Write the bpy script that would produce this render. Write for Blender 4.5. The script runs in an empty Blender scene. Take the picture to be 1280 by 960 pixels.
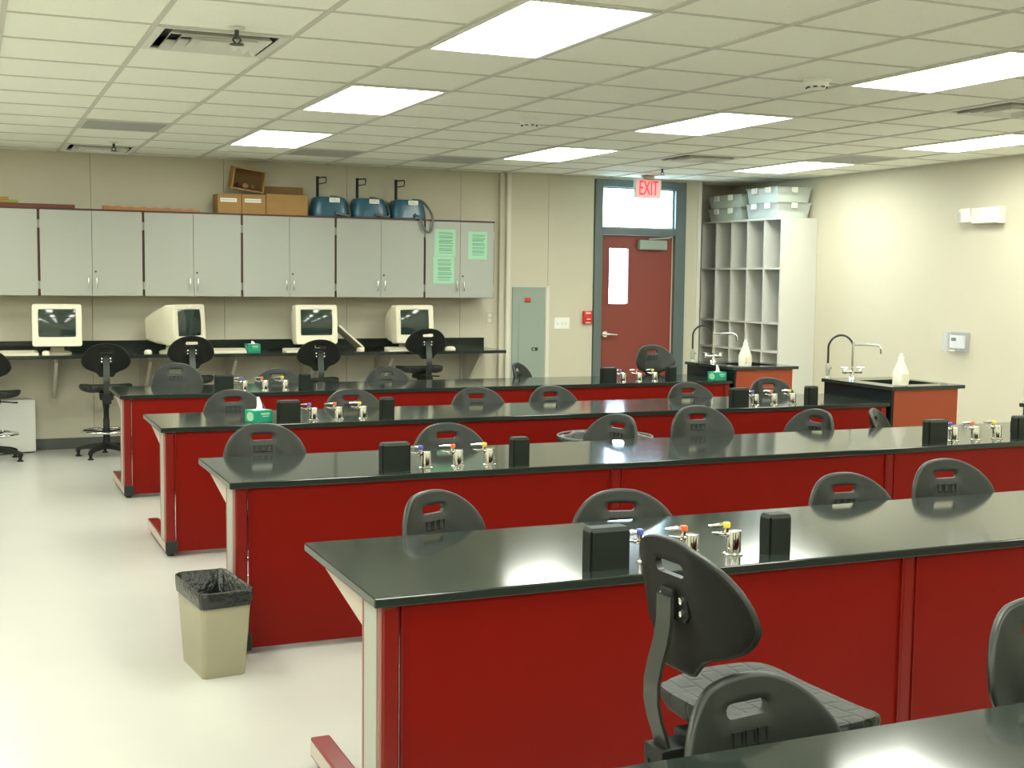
import bpy, bmesh, math, random
from mathutils import Vector, Matrix
random.seed(7)
PI = math.pi
S = bpy.context.scene
COL = S.collection

# ------------------------------------------------------------------ camera, world, exposure
H, YW, XR = 2.6657, 12.04, 8.07           # ceiling height, back wall, right wall
T, GX, GY = 0.6096, 0.7779, 5.1343        # ceiling grid module and origin
XL, YR = -3.5, -3.6                       # left wall, rear wall
yaw, pitch, roll, F = 0.4083, -0.0831, 0.0120, 1577.67
fw0 = Vector((math.sin(yaw), math.cos(yaw), 0)); rt0 = Vector((math.cos(yaw), -math.sin(yaw), 0)); up0 = Vector((0, 0, 1))
fw = fw0*math.cos(pitch) + up0*math.sin(pitch); up1 = up0*math.cos(pitch) - fw0*math.sin(pitch)
rt = rt0*math.cos(roll) + up1*math.sin(roll); up = up1*math.cos(roll) - rt0*math.sin(roll)
cam = bpy.data.objects.new('camera', bpy.data.cameras.new('camera'))
COL.objects.link(cam)
cam.data.sensor_fit = 'HORIZONTAL'; cam.data.sensor_width = 36.0; cam.data.lens = F/1280*36.0
cam.data.clip_start = 0.05
m3 = Matrix((rt, up, -fw)).transposed()
cam.matrix_world = Matrix.Translation((0, 0, 1.5868)) @ m3.to_4x4()
S.camera = cam

W = bpy.data.worlds.new('world'); S.world = W; W.use_nodes = True
bg = W.node_tree.nodes['Background']
bg.inputs['Color'].default_value = (0.55, 0.78, 1.0, 1); bg.inputs['Strength'].default_value = 27.0
S.view_settings.view_transform = 'Standard'; S.view_settings.look = 'None'
S.view_settings.exposure = 0.0; S.view_settings.gamma = 1.0
S.view_settings.use_curve_mapping = False
LIGHT_COL, LIGHT_L = (0.97, 1.0, 0.88), 20.5

# ------------------------------------------------------------------ materials
MATS = {}
def mat(name, col, rough=0.5, metal=0.0, spec=0.5, noise=None, bump=None, coat=0.0, emit=None, trans=0.0, alpha=None, ior=None):
    m = bpy.data.materials.new(name); m.use_nodes = True
    nt = m.node_tree; N = nt.nodes; L = nt.links; b = N['Principled BSDF']
    b.inputs['Base Color'].default_value = (*col, 1); b.inputs['Roughness'].default_value = rough
    b.inputs['Metallic'].default_value = metal; b.inputs['Specular IOR Level'].default_value = spec
    b.inputs['Coat Weight'].default_value = coat; b.inputs['Transmission Weight'].default_value = trans
    if ior: b.inputs['IOR'].default_value = ior
    if emit:
        b.inputs['Emission Color'].default_value = (*emit[0], 1); b.inputs['Emission Strength'].default_value = emit[1]
    tc = N.new('ShaderNodeTexCoord')
    if noise:
        n = N.new('ShaderNodeTexNoise'); n.inputs['Scale'].default_value = noise[0]; n.inputs['Detail'].default_value = 4
        L.new(tc.outputs['Object'], n.inputs['Vector'])
        mx = N.new('ShaderNodeMix'); mx.data_type = 'RGBA'
        a = noise[1]
        mx.inputs['A'].default_value = (*[c*(1-a) for c in col], 1); mx.inputs['B'].default_value = (*[min(1, c*(1+a)) for c in col], 1)
        L.new(n.outputs['Fac'], mx.inputs['Factor']); L.new(mx.outputs['Result'], b.inputs['Base Color'])
    if bump:
        n = N.new('ShaderNodeTexNoise'); n.inputs['Scale'].default_value = bump[0]; n.inputs['Detail'].default_value = 3
        L.new(tc.outputs['Object'], n.inputs['Vector'])
        bp = N.new('ShaderNodeBump'); bp.inputs['Strength'].default_value = bump[1]; bp.inputs['Distance'].default_value = 0.01
        L.new(n.outputs['Fac'], bp.inputs['Height']); L.new(bp.outputs['Normal'], b.inputs['Normal'])
    if alpha is not None: b.inputs['Alpha'].default_value = alpha
    MATS[name] = m
    return m

mat('floor', (0.49, 0.485, 0.445), 0.24, spec=0.5, noise=(1.6, 0.05))
mat('wall', (0.56, 0.53, 0.415), 0.75, noise=(3.0, 0.03), bump=(140, 0.10))
mat('wall_white', (0.66, 0.64, 0.55), 0.7)
mat('ceiling_tile', (0.90, 0.91, 0.80), 0.9, noise=(60, 0.05), bump=(220, 0.25))
mat('grid', (0.60, 0.59, 0.51), 0.6)
mat('lens', (0.9, 0.9, 0.85), 0.4, emit=(LIGHT_COL, LIGHT_L))
mat('white_metal', (0.75, 0.75, 0.68), 0.4)
mat('perforated', (0.38, 0.39, 0.35), 0.7, noise=(90, 0.25))
mat('vent_dark', (0.05, 0.06, 0.06), 0.7)
mat('red', (0.175, 0.0050, 0.0018), 0.36, spec=0.17, noise=(5, 0.04))
mat('red_trim', (0.17, 0.007, 0.004), 0.30, spec=0.4)
mat('red_edge_glint', (0.30, 0.12, 0.10), 0.35, spec=0.6)  # pinkish colour paints the reflection highlight on rounded red edges
mat('alu', (0.46, 0.40, 0.34), 0.4)
mat('post_grey', (0.36, 0.37, 0.32), 0.4, metal=0.2)
mat('epoxy', (0.020, 0.027, 0.022), 0.10, spec=0.5)
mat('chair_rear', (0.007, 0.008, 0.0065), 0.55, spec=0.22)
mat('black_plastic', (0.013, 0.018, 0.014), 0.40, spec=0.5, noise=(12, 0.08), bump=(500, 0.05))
mat('black_matte', (0.008, 0.010, 0.008), 0.55, spec=0.3)
mat('pedestal', (0.009, 0.014, 0.010), 0.5, spec=0.3)
mat('steel_dark', (0.040, 0.046, 0.040), 0.34, metal=0.35)
mat('chrome', (0.78, 0.79, 0.78), 0.08, metal=1.0)
mat('cream', (0.76, 0.72, 0.56), 0.45)
mat('cream_dark', (0.50, 0.47, 0.38), 0.5)
mat('screen', (0.018, 0.034, 0.030), 0.08, spec=0.8)
mat('cabinet', (0.355, 0.37, 0.325), 0.5, noise=(4, 0.02))
mat('cabinet_edge', (0.07, 0.022, 0.018), 0.5)
mat('cubby', (0.60, 0.60, 0.55), 0.5)
mat('door_frame', (0.105, 0.140, 0.135), 0.42)
mat('door_red', (0.22, 0.042, 0.028), 0.5, noise=(4, 0.04))
mat('epoxy_side', (0.008, 0.012, 0.013), 0.25, spec=0.3)
mat('sink_red_lit', (0.29, 0.046, 0.012), 0.42)  # orange cast of the lighting put into the red base colour
mat('panel_grey', (0.27, 0.33, 0.28), 0.5)
mat('white_plastic', (0.80, 0.80, 0.74), 0.35)
mat('alarm_red', (0.60, 0.03, 0.02), 0.35)
mat('dark_print', (0.05, 0.06, 0.05), 0.7)
mat('print_green', (0.09, 0.19, 0.13), 0.8)
mat('paper_green', (0.33, 0.60, 0.41), 0.8)
mat('cardboard', (0.36, 0.21, 0.075), 0.85, noise=(8, 0.08))
mat('cardboard_dark', (0.22, 0.13, 0.05), 0.85, noise=(8, 0.08))
mat('wood_plank', (0.42, 0.18, 0.065), 0.7, noise=(15, 0.25))
mat('wood_red', (0.17, 0.04, 0.025), 0.6, noise=(15, 0.15))
mat('olive', (0.28, 0.30, 0.04), 0.7)
mat('purple', (0.06, 0.03, 0.07), 0.7)
mat('tan', (0.45, 0.25, 0.14), 0.7)
mat('blue_plastic', (0.020, 0.105, 0.170), 0.30, spec=0.6)
mat('hose_grey', (0.13, 0.15, 0.14), 0.5)
mat('tissue_green', (0.005, 0.30, 0.17), 0.45)
mat('tissue_white', (0.85, 0.86, 0.82), 0.8)
mat('base_dark', (0.085, 0.090, 0.078), 0.6)
mat('can_beige', (0.33, 0.305, 0.205), 0.45, noise=(6, 0.04))
mat('bag_black', (0.012, 0.014, 0.012), 0.25, spec=0.6, bump=(45, 0.8))
mat('orange', (0.80, 0.13, 0.03), 0.4); mat('yellow', (0.80, 0.62, 0.06), 0.4); mat('blue_cap', (0.10, 0.12, 0.45), 0.4)
mat('exit_face', (0.85, 0.45, 0.45), 0.5, emit=((1.0, 0.45, 0.45), 0.45))
mat('exit_red', (0.80, 0.03, 0.05), 0.5, emit=((1.0, 0.06, 0.08), 0.7))
mat('paper', (0.74, 0.82, 0.68), 0.8)
mat('brass_edge', (0.72, 0.66, 0.46), 0.4)
mat('bottle', (0.80, 0.79, 0.68), 0.4)
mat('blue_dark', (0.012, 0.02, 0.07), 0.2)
mat('keypad', (0.62, 0.60, 0.48), 0.5)

def glassy(name, tint, k, rough=0.02):
    m = bpy.data.materials.new(name); m.use_nodes = True; nt = m.node_tree; N = nt.nodes; L = nt.links
    N.remove(N['Principled BSDF']); o = N['Material Output']
    t = N.new('ShaderNodeBsdfTransparent'); t.inputs['Color'].default_value = (*tint, 1)
    g = N.new('ShaderNodeBsdfPrincipled'); g.inputs['Base Color'].default_value = (*tint, 1); g.inputs['Roughness'].default_value = rough
    x = N.new('ShaderNodeMixShader'); x.inputs['Fac'].default_value = k
    L.new(t.outputs[0], x.inputs[1]); L.new(g.outputs[0], x.inputs[2]); L.new(x.outputs[0], o.inputs['Surface'])
    MATS[name] = m
glassy('glass', (0.96, 0.98, 0.97), 0.08)
glassy('clear_plastic', (0.95, 0.98, 0.96), 0.30, 0.25)
glassy('clear_guard', (0.96, 0.97, 1.0), 0.12, 0.1)

# quilted seat relief on the chair plastic
mq = mat('seat_quilt', (0.018, 0.022, 0.018), 0.5, spec=0.4)
nt = mq.node_tree; tcq = nt.nodes.new('ShaderNodeTexCoord'); br = nt.nodes.new('ShaderNodeTexBrick')
br.inputs['Scale'].default_value = 1.0; br.inputs['Brick Width'].default_value = 0.062; br.inputs['Row Height'].default_value = 0.045
br.inputs['Mortar Size'].default_value = 0.006; br.inputs['Mortar Smooth'].default_value = 0.6
br.inputs['Color1'].default_value = br.inputs['Color2'].default_value = (1, 1, 1, 1); br.inputs['Mortar'].default_value = (0, 0, 0, 1)
bq = nt.nodes.new('ShaderNodeBump'); bq.inputs['Strength'].default_value = 0.7; bq.inputs['Distance'].default_value = 0.006
nt.links.new(tcq.outputs['Object'], br.inputs['Vector']); nt.links.new(br.outputs['Color'], bq.inputs['Height'])
nt.links.new(bq.outputs['Normal'], nt.nodes['Principled BSDF'].inputs['Normal'])

# ------------------------------------------------------------------ mesh helpers
class MB:
    def __init__(s): s.bm = bmesh.new()
    def box(s, x0, x1, y0, y1, z0, z1, bev=0.0, M=None, seg=2):
        r = bmesh.ops.create_cube(s.bm, size=1.0); vs = r['verts']
        for v in vs:
            v.co = Vector(((x0+x1)/2+v.co.x*(x1-x0), (y0+y1)/2+v.co.y*(y1-y0), (z0+z1)/2+v.co.z*(z1-z0)))
        if bev > 0:
            es = list({e for v in vs for e in v.link_edges})
            rr = bmesh.ops.bevel(s.bm, geom=es, offset=bev, segments=seg, affect='EDGES', profile=0.5)
            vs = list({v for f in rr['faces'] for v in f.verts} | {v for v in vs if v.is_valid})
        if M is not None:
            for v in vs: v.co = M @ v.co
        return s
    def loft(s, rings, cap=True, closed=True):
        R = [[s.bm.verts.new(p) for p in r] for r in rings]; n = len(R[0])
        for a, b in zip(R, R[1:]):
            for i in range(n if closed else n-1):
                j = (i+1) % n
                s.bm.faces.new((a[i], a[j], b[j], b[i]))
        if cap:
            s.bm.faces.new(R[0][::-1]); s.bm.faces.new(R[-1])
        return s
    def cyl(s, p0, p1, r0, r1=None, n=16, cap=True):
        p0, p1 = Vector(p0), Vector(p1); r1 = r0 if r1 is None else r1
        d = (p1-p0).normalized(); a = d.orthogonal().normalized(); b = d.cross(a)
        ring = lambda p, r: [p + (a*math.cos(t) + b*math.sin(t))*r for t in (2*PI*i/n for i in range(n))]
        return s.loft([ring(p0, r0), ring(p1, r1)], cap)
    def tube(s, pts, r, n=8, closed=False):
        P = [Vector(p) for p in pts]; m = len(P); rings = []
        prev = None
        for i in range(m):
            if closed: d = (P[(i+1) % m]-P[i-1]).normalized()
            else: d = (P[min(i+1, m-1)]-P[max(i-1, 0)]).normalized()
            if prev is None: a = d.orthogonal().normalized()
            else: a = (prev - d*prev.dot(d)).normalized()
            prev = a; b = d.cross(a)
            rr = r[i] if isinstance(r, (list, tuple)) else r
            rings.append([P[i] + (a*math.cos(t)+b*math.sin(t))*rr for t in (2*PI*k/n for k in range(n))])
        if closed: rings.append(rings[0])
        if closed:
            R = [[s.bm.verts.new(p) for p in q] for q in rings[:-1]]
            for i in range(m):
                A, B = R[i], R[(i+1) % m]
                for k in range(n):
                    j = (k+1) % n; s.bm.faces.new((A[k], A[j], B[j], B[k]))
            return s
        return s.loft(rings)
    def lathe(s, prof, c=(0, 0, 0), n=24, cap=True):
        c = Vector(c)
        return s.loft([[c+Vector((r*math.cos(t), r*math.sin(t), z)) for t in (2*PI*i/n for i in range(n))] for r, z in prof], cap)
    def prism(s, poly, axis, a, b):
        def P(u, v, w):
            return {'x': (w, u, v), 'y': (u, w, v), 'z': (u, v, w)}[axis]
        return s.loft([[Vector(P(u, v, a)) for u, v in poly], [Vector(P(u, v, b)) for u, v in poly]])
    def bar(s, pts, w, t):           # flat bar of width w along local x through points (y, z), thickness t
        P = [Vector((0, *p)) for p in pts]; rings = []
        for i in range(len(P)):
            d = (P[min(i+1, len(P)-1)]-P[max(i-1, 0)]).normalized(); nn = Vector((0, -d.z, d.y))
            rings.append([P[i]+Vector((-w/2, 0, 0))+nn*t/2, P[i]+Vector((w/2, 0, 0))+nn*t/2, P[i]+Vector((w/2, 0, 0))-nn*t/2, P[i]+Vector((-w/2, 0, 0))-nn*t/2])
        return s.loft(rings)
    def mesh(s, name, m, smooth=False, ang=40):
        bmesh.ops.recalc_face_normals(s.bm, faces=s.bm.faces[:])
        me = bpy.data.meshes.new(name); s.bm.to_mesh(me); s.bm.free()
        me.materials.append(MATS[m])
        if smooth:
            me.shade_smooth(); me.set_sharp_from_angle(angle=math.radians(ang))
        return me
    def build(s, name, m, parent=None, smooth=False, loc=None, rot=None, ang=40):
        return put(name, s.mesh(name, m, smooth, ang), parent, loc, rot)

def put(name, me, parent=None, loc=None, rot=None):
    o = bpy.data.objects.new(name, me); COL.objects.link(o)
    if parent is not None: o.parent = parent
    if loc is not None: o.location = loc
    if rot is not None: o.rotation_euler = rot
    return o
def tag(o, label, cat, group=None):
    o['label'] = label; o['category'] = cat
    if group: o['group'] = group
    return o
def thing(name, label, cat, loc=(0, 0, 0), rz=0.0, group=None):
    o = bpy.data.objects.new(name, None); COL.objects.link(o); o.empty_display_size = 0.1
    o.location = loc; o.rotation_euler = (0, 0, rz)
    return tag(o, label, cat, group)
def struct(o): o['kind'] = 'structure'; return o
def bx(*a, **k): return MB().box(*a, **k)
def copy_tree(o, parent=None):
    c = o.copy(); COL.objects.link(c); c.parent = parent
    for ch in list(o.children): copy_tree(ch, c)
    return c
def arc(c, r, a0, a1, n, plane='xz'):
    out = []
    for i in range(n+1):
        t = a0+(a1-a0)*i/n; u, v = r*math.cos(t), r*math.sin(t)
        out.append({'xz': (c[0]+u, c[1], c[2]+v), 'yz': (c[0], c[1]+u, c[2]+v), 'xy': (c[0]+u, c[1]+v, c[2])}[plane])
    return out
def text_mesh(name, body, size, m, depth=0.002):
    cu = bpy.data.curves.new(name, 'FONT'); cu.body = body; cu.size = size; cu.extrude = depth; cu.align_x = 'CENTER'; cu.align_y = 'CENTER'
    t = bpy.data.objects.new(name, cu); COL.objects.link(t)
    bpy.context.view_layer.update()
    me = bpy.data.meshes.new_from_object(t.evaluated_get(bpy.context.evaluated_depsgraph_get()))
    bpy.data.objects.remove(t); me.materials.clear(); me.materials.append(MATS[m]); me.name = name
    return me

# ------------------------------------------------------------------ room shell
YA = 12.36                                # alcove back wall behind the cubby unit
YD = YW-0.08                              # the wall section with the door stands a little forward
fl = struct(bx(XL-0.1, XR+0.1, YR-0.1, YA+0.1, -0.1, 0).build('floor', 'floor'))
gr = struct(bx(-15, 30, YA+0.1, 45, -0.12, -0.02).build('ground_outside', 'floor'))
ce = struct(bx(XL, XR, YR, YA, H+0.10, H+0.2).build('ceiling', 'white_metal'))
wb = struct(bx(XL, 5.09, YW+0.02, YW+0.15, 0, H+0.1).build('wall_back', 'base_dark'))
xs = [-3.7, -2.51, -1.33, -0.14, 1.05, 2.24, 3.43, 4.62, 5.09]
for a, b in zip(xs, xs[1:]):
    bx(max(a, XL)+0.0015, b-0.0015, YW, YW+0.02, 0, H, bev=0.0015, seg=1).build('wall_panel', 'wall', wb)
wd = struct(bx(5.09, 6.095, YD+0.02, YD+0.28, 0, H+0.1).build('wall_door', 'wall'))
for a, b in ((5.09, 5.135), (5.135, 5.565), (5.565, 6.095)):
    bx(a+0.001, b-0.0015, YD, YD+0.02, 0, H, bev=0.0015, seg=1).build('wall_panel', 'wall', wd)
bx(5.545, 5.585, YD-0.008, YD, 0.101, 1.52).build('batten', 'wall_white', wd)
bx(5.10, 5.14, YD-0.008, YD, 0, H).build('batten', 'wall_white', wd)
bx(7.205, 7.39, YD, YD+0.42, 0, H+0.1).build('wall_panel', 'wall', wd)
bx(6.095, 7.205, YD, YD+0.2, 2.646, H+0.1).build('wall_panel', 'wall', wd)
bx(5.03, 5.092, YW-0.055, YW, 0, H, bev=0.01).build('corner_chase', 'wall', wd)
struct(bx(7.36, 7.402, YD-0.012, YD+0.01, 0, H).build('trim_1', 'wall_white'))
struct(bx(7.39, XR, YA, YA+0.1, 0, H+0.1).build('wall_alcove', 'wall'))
struct(bx(XR, XR+0.12, YR, YA, 0, H+0.1).build('wall_right', 'wall'))
struct(bx(XL-0.12, XL, YR, YW+0.1, 0, H+0.1).build('wall_left', 'wall'))
struct(bx(XL, XR, YR-0.12, YR, 0, H+0.1).build('wall_rear', 'wall'))
struct(bx(XL, 5.028, YW-0.012, YW, 0, 0.10, bev=0.003).build('baseboard_back', 'base_dark'))
struct(bx(5.15, 6.095, YD-0.012, YD, 0, 0.10, bev=0.003).build('baseboard_door', 'base_dark'))
struct(bx(XR-0.012, XR, YR, 10.75, 0, 0.10, bev=0.003).build('baseboard_right', 'base_dark'))
struct(bx(XL, XL+0.012, YR, YW-0.02, 0, 0.10, bev=0.003).build('baseboard_left', 'base_dark'))

# door with transom
L0, L1, V0, V1, VZ0, VZ1 = 6.20, 7.065, 6.300, 6.530, 1.335, 1.925
d1 = struct(MB().box(L0, V0, YD+0.035, YD+0.08, 0.008, 2.065).box(V1, L1, YD+0.035, YD+0.08, 0.008, 2.065)
            .box(V0, V1, YD+0.035, YD+0.08, 0.008, VZ0).box(V0, V1, YD+0.035, YD+0.08, VZ1, 2.065).build('door_1', 'door_red'))
b = MB()
b.box(6.100, 6.192, YD-0.02, YD+0.14, 0, 2.645, 0.004).box(7.075, 7.205, YD-0.02, YD+0.14, 0, 2.645, 0.004)
b.box(6.192, 7.075, YD-0.02, YD+0.14, 2.067, 2.140, 0.004).box(6.192, 7.075, YD-0.02, YD+0.14, 2.570, 2.645, 0.004)
b.build('door_frame', 'door_frame', d1)
bx(7.066, 7.0745, YD+0.03, YD+0.05, 0.01, 2.07).build('bright_gap_strip', 'brass_edge', d1)  # pale strip added to stand in for the bright gap line beside the leaf
bx(6.192, 7.075, YD+0.05, YD+0.058, 2.140, 2.570).build('transom_pane', 'glass', d1)
MB().box(6.192, 6.207, YD+0.03, YD+0.05, 2.14, 2.57).box(7.06, 7.075, YD+0.03, YD+0.05, 2.14, 2.57).box(6.207, 7.06, YD+0.03, YD+0.05, 2.14, 2.155).box(6.207, 7.06, YD+0.03, YD+0.05, 2.555, 2.57).build('glazing_bead', 'post_grey', d1)
bx(V0, V1, YD+0.054, YD+0.060, VZ0, VZ1).build('vision_pane', 'glass', d1)
MB().box(V0-0.012, V0, YD+0.028, YD+0.036, VZ0-0.012, VZ1+0.012).box(V1, V1+0.012, YD+0.028, YD+0.036, VZ0-0.012, VZ1+0.012).box(V0, V1, YD+0.028, YD+0.036, VZ0-0.012, VZ0).box(V0, V1, YD+0.028, YD+0.036, VZ1, VZ1+0.012).build('vision_frame', 'door_red', d1)
hd = MB().cyl((6.258, YD+0.036, 1.01), (6.258, YD+0.020, 1.01), 0.036, 0.033, 20).cyl((6.258, YD+0.02, 1.01), (6.258, YD-0.02, 1.01), 0.012).build('door_handle', 'chrome', d1, True)
MB().tube([(6.258, YD-0.018, 1.01), (6.30, YD-0.02, 1.01), (6.385, YD-0.02, 1.005)], [0.011, 0.011, 0.009], 10).build('lever', 'chrome', hd, True)
cl = bx(6.63, 6.97, YD-0.035, YD+0.034, 1.915, 2.02, 0.012).build('door_closer', 'panel_grey', d1)
MB().tube([(6.78, YD-0.0, 2.03), (6.95, YD-0.10, 2.045), (7.02, YD-0.03, 2.06)], 0.010, 6).cyl((6.78, YD, 2.015), (6.78, YD, 2.04), 0.018).build('closer_arm', 'panel_grey', cl)

# ------------------------------------------------------------------ ceiling grid, tiles and what hangs in it
def gxy(c, r): return GX+c*T, GY+r*T
C0, C1, R0, R1 = -7, 12, -15, 12
special = {}                              # (col,row) of bays that hold something else
light_cells = [(c, r) for c in (-6, -2, 2, 6, 10) for r in (-13, -9, -5, -1, 3, 7)]
for c, r in light_cells: special[(c, r)] = special[(c, r+1)] = 1
DIFF = [(0, 1), (0, 10), (8, 7), (8, 1)]
PERF = [(0, 7), (3, 9), (5, 9), (10, 6)]
for q in DIFF+PERF: special[q] = 1
far_tiles = MB()
tile_me = bx(0.001, T-0.001, 0.001, T-0.001, 0.004, 0.018).mesh('ceiling_tile', 'ceiling_tile')
for c in range(C0, C1):
    for r in range(R0, R1):
        if (c, r) in special: continue
        x, y = gxy(c, r); x1, y1 = x+T, y+T
        x0c, x1c, y0c, y1c = max(x, XL), min(x1, XR), max(y, YR), min(y1, YA)
        if x < 7.39 and y1c > YD: y1c = min(y1c, YW if x < 5.0 else YD)
        if x1c-x0c < 0.02 or y1c-y0c < 0.02: continue
        whole = x >= XL and x1 <= XR and y >= YR and y1 <= y1c+1e-6
        if c >= -4 and r >= -4:
            if whole: put('ceiling_tile', tile_me, ce, (x, y, H))
            else: bx(x0c+0.003, x1c-0.001, y0c+0.003, y1c-0.001, H+0.004, H+0.018).build('ceiling_tile', 'ceiling_tile', ce)
        else: far_tiles.box(x0c+0.003, x1c-0.003, y0c+0.003, y1c-0.003, H+0.004, H+0.018)
ft = far_tiles.build('ceiling_tiles_rear', 'ceiling_tile', ce); ft['kind'] = 'stuff'
for c in range(C0+1, C1):
    x = GX+c*T
    if XL < x < XR: bx(x-0.012, x+0.012, YR, YW if x < 7.39 else YA, H-0.003, H+0.004).build('grid_runner', 'grid', ce)
for r in range(R0+1, R1):
    y = GY+r*T
    if YR < y < YA: bx(XL, XR, y-0.008, y+0.008, H-0.001, H+0.004).build('grid_tee', 'grid', ce)
MB().box(XL, XR, YR, YR+0.02, H-0.002, H+0.03).box(XR-0.02, XR, YR, YA, H-0.002, H+0.03).box(XL, 5.09, YW-0.02, YW, H-0.002, H+0.03).build('wall_angle', 'grid', ce)

col_name = {-6: 'far left', -2: 'left', 2: 'second', 6: 'third', 10: 'rightmost'}
lab = {(2, -1): 'largest ceiling light panel, at the top centre of the picture', (2, 3): 'middle light panel of the row leading to the wall cabinets',
       (2, 7): 'light panel of the cabinet row nearest the wall cabinets', (6, -1): 'light panel at the upper right beside a square diffuser',
       (6, 3): 'light panel near the middle, between the two round detectors', (6, 7): 'light panel nearest the exit door',
       (10, 3): 'light panel at the right edge close to the right wall', (10, 7): 'light panel above the cubby shelf',
       (-2, -1): 'light panel cut by the top left corner of the picture'}
lens_me = bx(0.035, T-0.035, 0.035, 2*T-0.035, 0.0, 0.006).mesh('light_lens', 'lens')
fr = MB().box(0.012, 0.035, 0.012, 2*T-0.012, -0.006, 0.03).box(T-0.035, T-0.012, 0.012, 2*T-0.012, -0.006, 0.03)
fr.box(0.035, T-0.035, 0.012, 0.035, -0.006, 0.03).box(0.035, T-0.035, 2*T-0.035, 2*T-0.012, -0.006, 0.03)
fr_me = fr.mesh('light_frame', 'white_metal')
back_me = bx(0.012, T-0.012, 0.012, 2*T-0.012, 0.03, 0.09).mesh('light_housing', 'white_metal')
for c, r in light_cells:
    x, y = gxy(c, r)
    if x < XL or y < YR: continue
    ordn = {-5: 'just behind the photographer', -9: 'well behind the photographer', -13: 'by the rear wall', -1: 'left of the view', 3: 'left of the leftmost bench ends', 7: 'left beyond the cabinets in view'}
    t = thing('ceiling_light', lab.get((c, r), 'fluorescent light panel of the %s row, %s' % (col_name[c], ordn[r])), 'ceiling light', (x, y, H), 0, 'recessed fluorescent light panels')
    put('frame', fr_me, t); put('lens', lens_me, t); put('housing', back_me, t)

dlab = {(0, 1): 'square louvred ceiling diffuser at the upper left, behind a sprinkler', (0, 10): 'square louvred ceiling diffuser at the top of the cabinet wall',
        (8, 7): 'square louvred ceiling diffuser in front of the exit door', (8, 1): 'square louvred ceiling diffuser at the right edge'}
def louvres():
    pan = bx(0.012, T-0.012, 0.012, T-0.012, 0.060, 0.075).mesh('back_pan', 'vent_dark')
    rim = MB()
    def ring(o, i, z0, z1):               # sloped square ring from outer half-size o at z0 to inner i at z1
        c = T/2; rings = []
        q = lambda h, z: [Vector((c-h, c-h, z)), Vector((c+h, c-h, z)), Vector((c+h, c+h, z)), Vector((c-h, c+h, z))]
        return [q(o, z0), q(o, z0+0.004), q(i, z1+0.004), q(i, z1)]
    def closed(rr):
        m = MB(); V = [[m.bm.verts.new(p) for p in r] for r in rr]
        for k in range(4):
            A, B = V[k], V[(k+1) % 4]
            for i in range(4):
                j = (i+1) % 4; m.bm.faces.new((A[i], A[j], B[j], B[i]))
        return m
    f = closed(ring(T/2-0.012, T/2-0.05, -0.004, -0.002)).mesh('diffuser_frame', 'white_metal')
    ls = [closed(ring(h, h-0.030, -0.016, 0.028)).mesh('louvre', 'white_metal') for h in (0.225, 0.170, 0.115)]
    core = bx(T/2-0.06, T/2+0.06, T/2-0.06, T/2+0.06, -0.008, -0.002).mesh('louvre_core', 'white_metal')
    return pan, f, ls, core
pan, dfm, dls, dcore = louvres()
for q in DIFF:
    x, y = gxy(*q); t = thing('air_diffuser', dlab[q], 'air vent', (x, y, H), 0, 'square ceiling diffusers')
    put('back_pan', pan, t); put('frame', dfm, t)
    for l in dls: put('louvre', l, t)
    put('louvre', dcore, t)
plab = {(0, 7): 'grey perforated return panel left of the light row, near the cabinet wall', (3, 9): 'grey perforated return panel above the cardboard boxes, right of a light',
        (5, 9): 'grey perforated return panel above the blue machines, left of a light', (10, 6): 'grey perforated return panel beside the right wall'}
pf = bx(0.012, T-0.012, 0.012, T-0.012, -0.001, 0.01).mesh('perforated_face', 'perforated')
pr = MB().box(0.008, 0.03, 0.008, T-0.008, -0.004, -0.001).box(T-0.03, T-0.008, 0.008, T-0.008, -0.004, -0.001).box(0.03, T-0.03, 0.008, 0.03, -0.004, -0.001).box(0.03, T-0.03, T-0.03, T-0.008, -0.004, -0.001).mesh('perforated_rim', 'grid')
for q in PERF:
    x, y = gxy(*q); t = thing('return_grille', plab[q], 'air vent', (x, y, H), 0, 'perforated return panels')
    put('face', pf, t); put('rim', pr, t)
def sprinkler(c, r, label):
    x, y = gxy(c, r); t = thing('sprinkler_head', label, 'sprinkler', (x, y, H-0.001), 0, 'ceiling sprinklers')
    MB().lathe([(0.035, 0.001), (0.034, -0.004), (0.014, -0.008)]).build('escutcheon', 'white_metal', t, True)
    MB().cyl((0, 0, -0.006), (0, 0, -0.045), 0.010).tube([(-0.011, 0, -0.04), (-0.018, 0, -0.05), (-0.006, 0, -0.066), (0.006, 0, -0.066), (0.018, 0, -0.05), (0.011, 0, -0.04)], 0.004, 6).build('frame', 'steel_dark', t, True)
    MB().lathe([(0.004, -0.064), (0.030, -0.068), (0.032, -0.071), (0.004, -0.072)], n=20).build('deflector', 'steel_dark', t, True)
sprinkler(0.55, 0.85, 'sprinkler head hanging in front of the upper left diffuser')
sprinkler(0.60, 9.55, 'sprinkler head between the grey panel and the diffuser by the cabinet wall')
sprinkler(8.84, 9.10, 'sprinkler head hanging near the exit sign')
def detector(c, r, label):
    x, y = gxy(c, r); t = thing('smoke_detector', label, 'smoke detector', (x, y, H+0.003), 0, 'smoke detectors')
    MB().lathe([(0.075, 0), (0.074, -0.015), (0.066, -0.018)], n=28).build('base', 'white_plastic', t, True)
    MB().lathe([(0.064, -0.017), (0.060, -0.036), (0.045, -0.050), (0.02, -0.054)], n=28).build('cover', 'white_plastic', t, True)
    b = MB()
    for k in range(8):
        a = 2*PI*k/8; b.box(0.044, 0.058, -0.010, 0.010, -0.047, -0.040, M=Matrix.Rotation(a, 4, 'Z'))
    b.build('slots', 'dark_print', t)
detector(4.53, 4.60, 'round smoke detector left of the middle light panel')
detector(5.62, 0.86, 'round smoke detector beside the upper right light panel')

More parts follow.
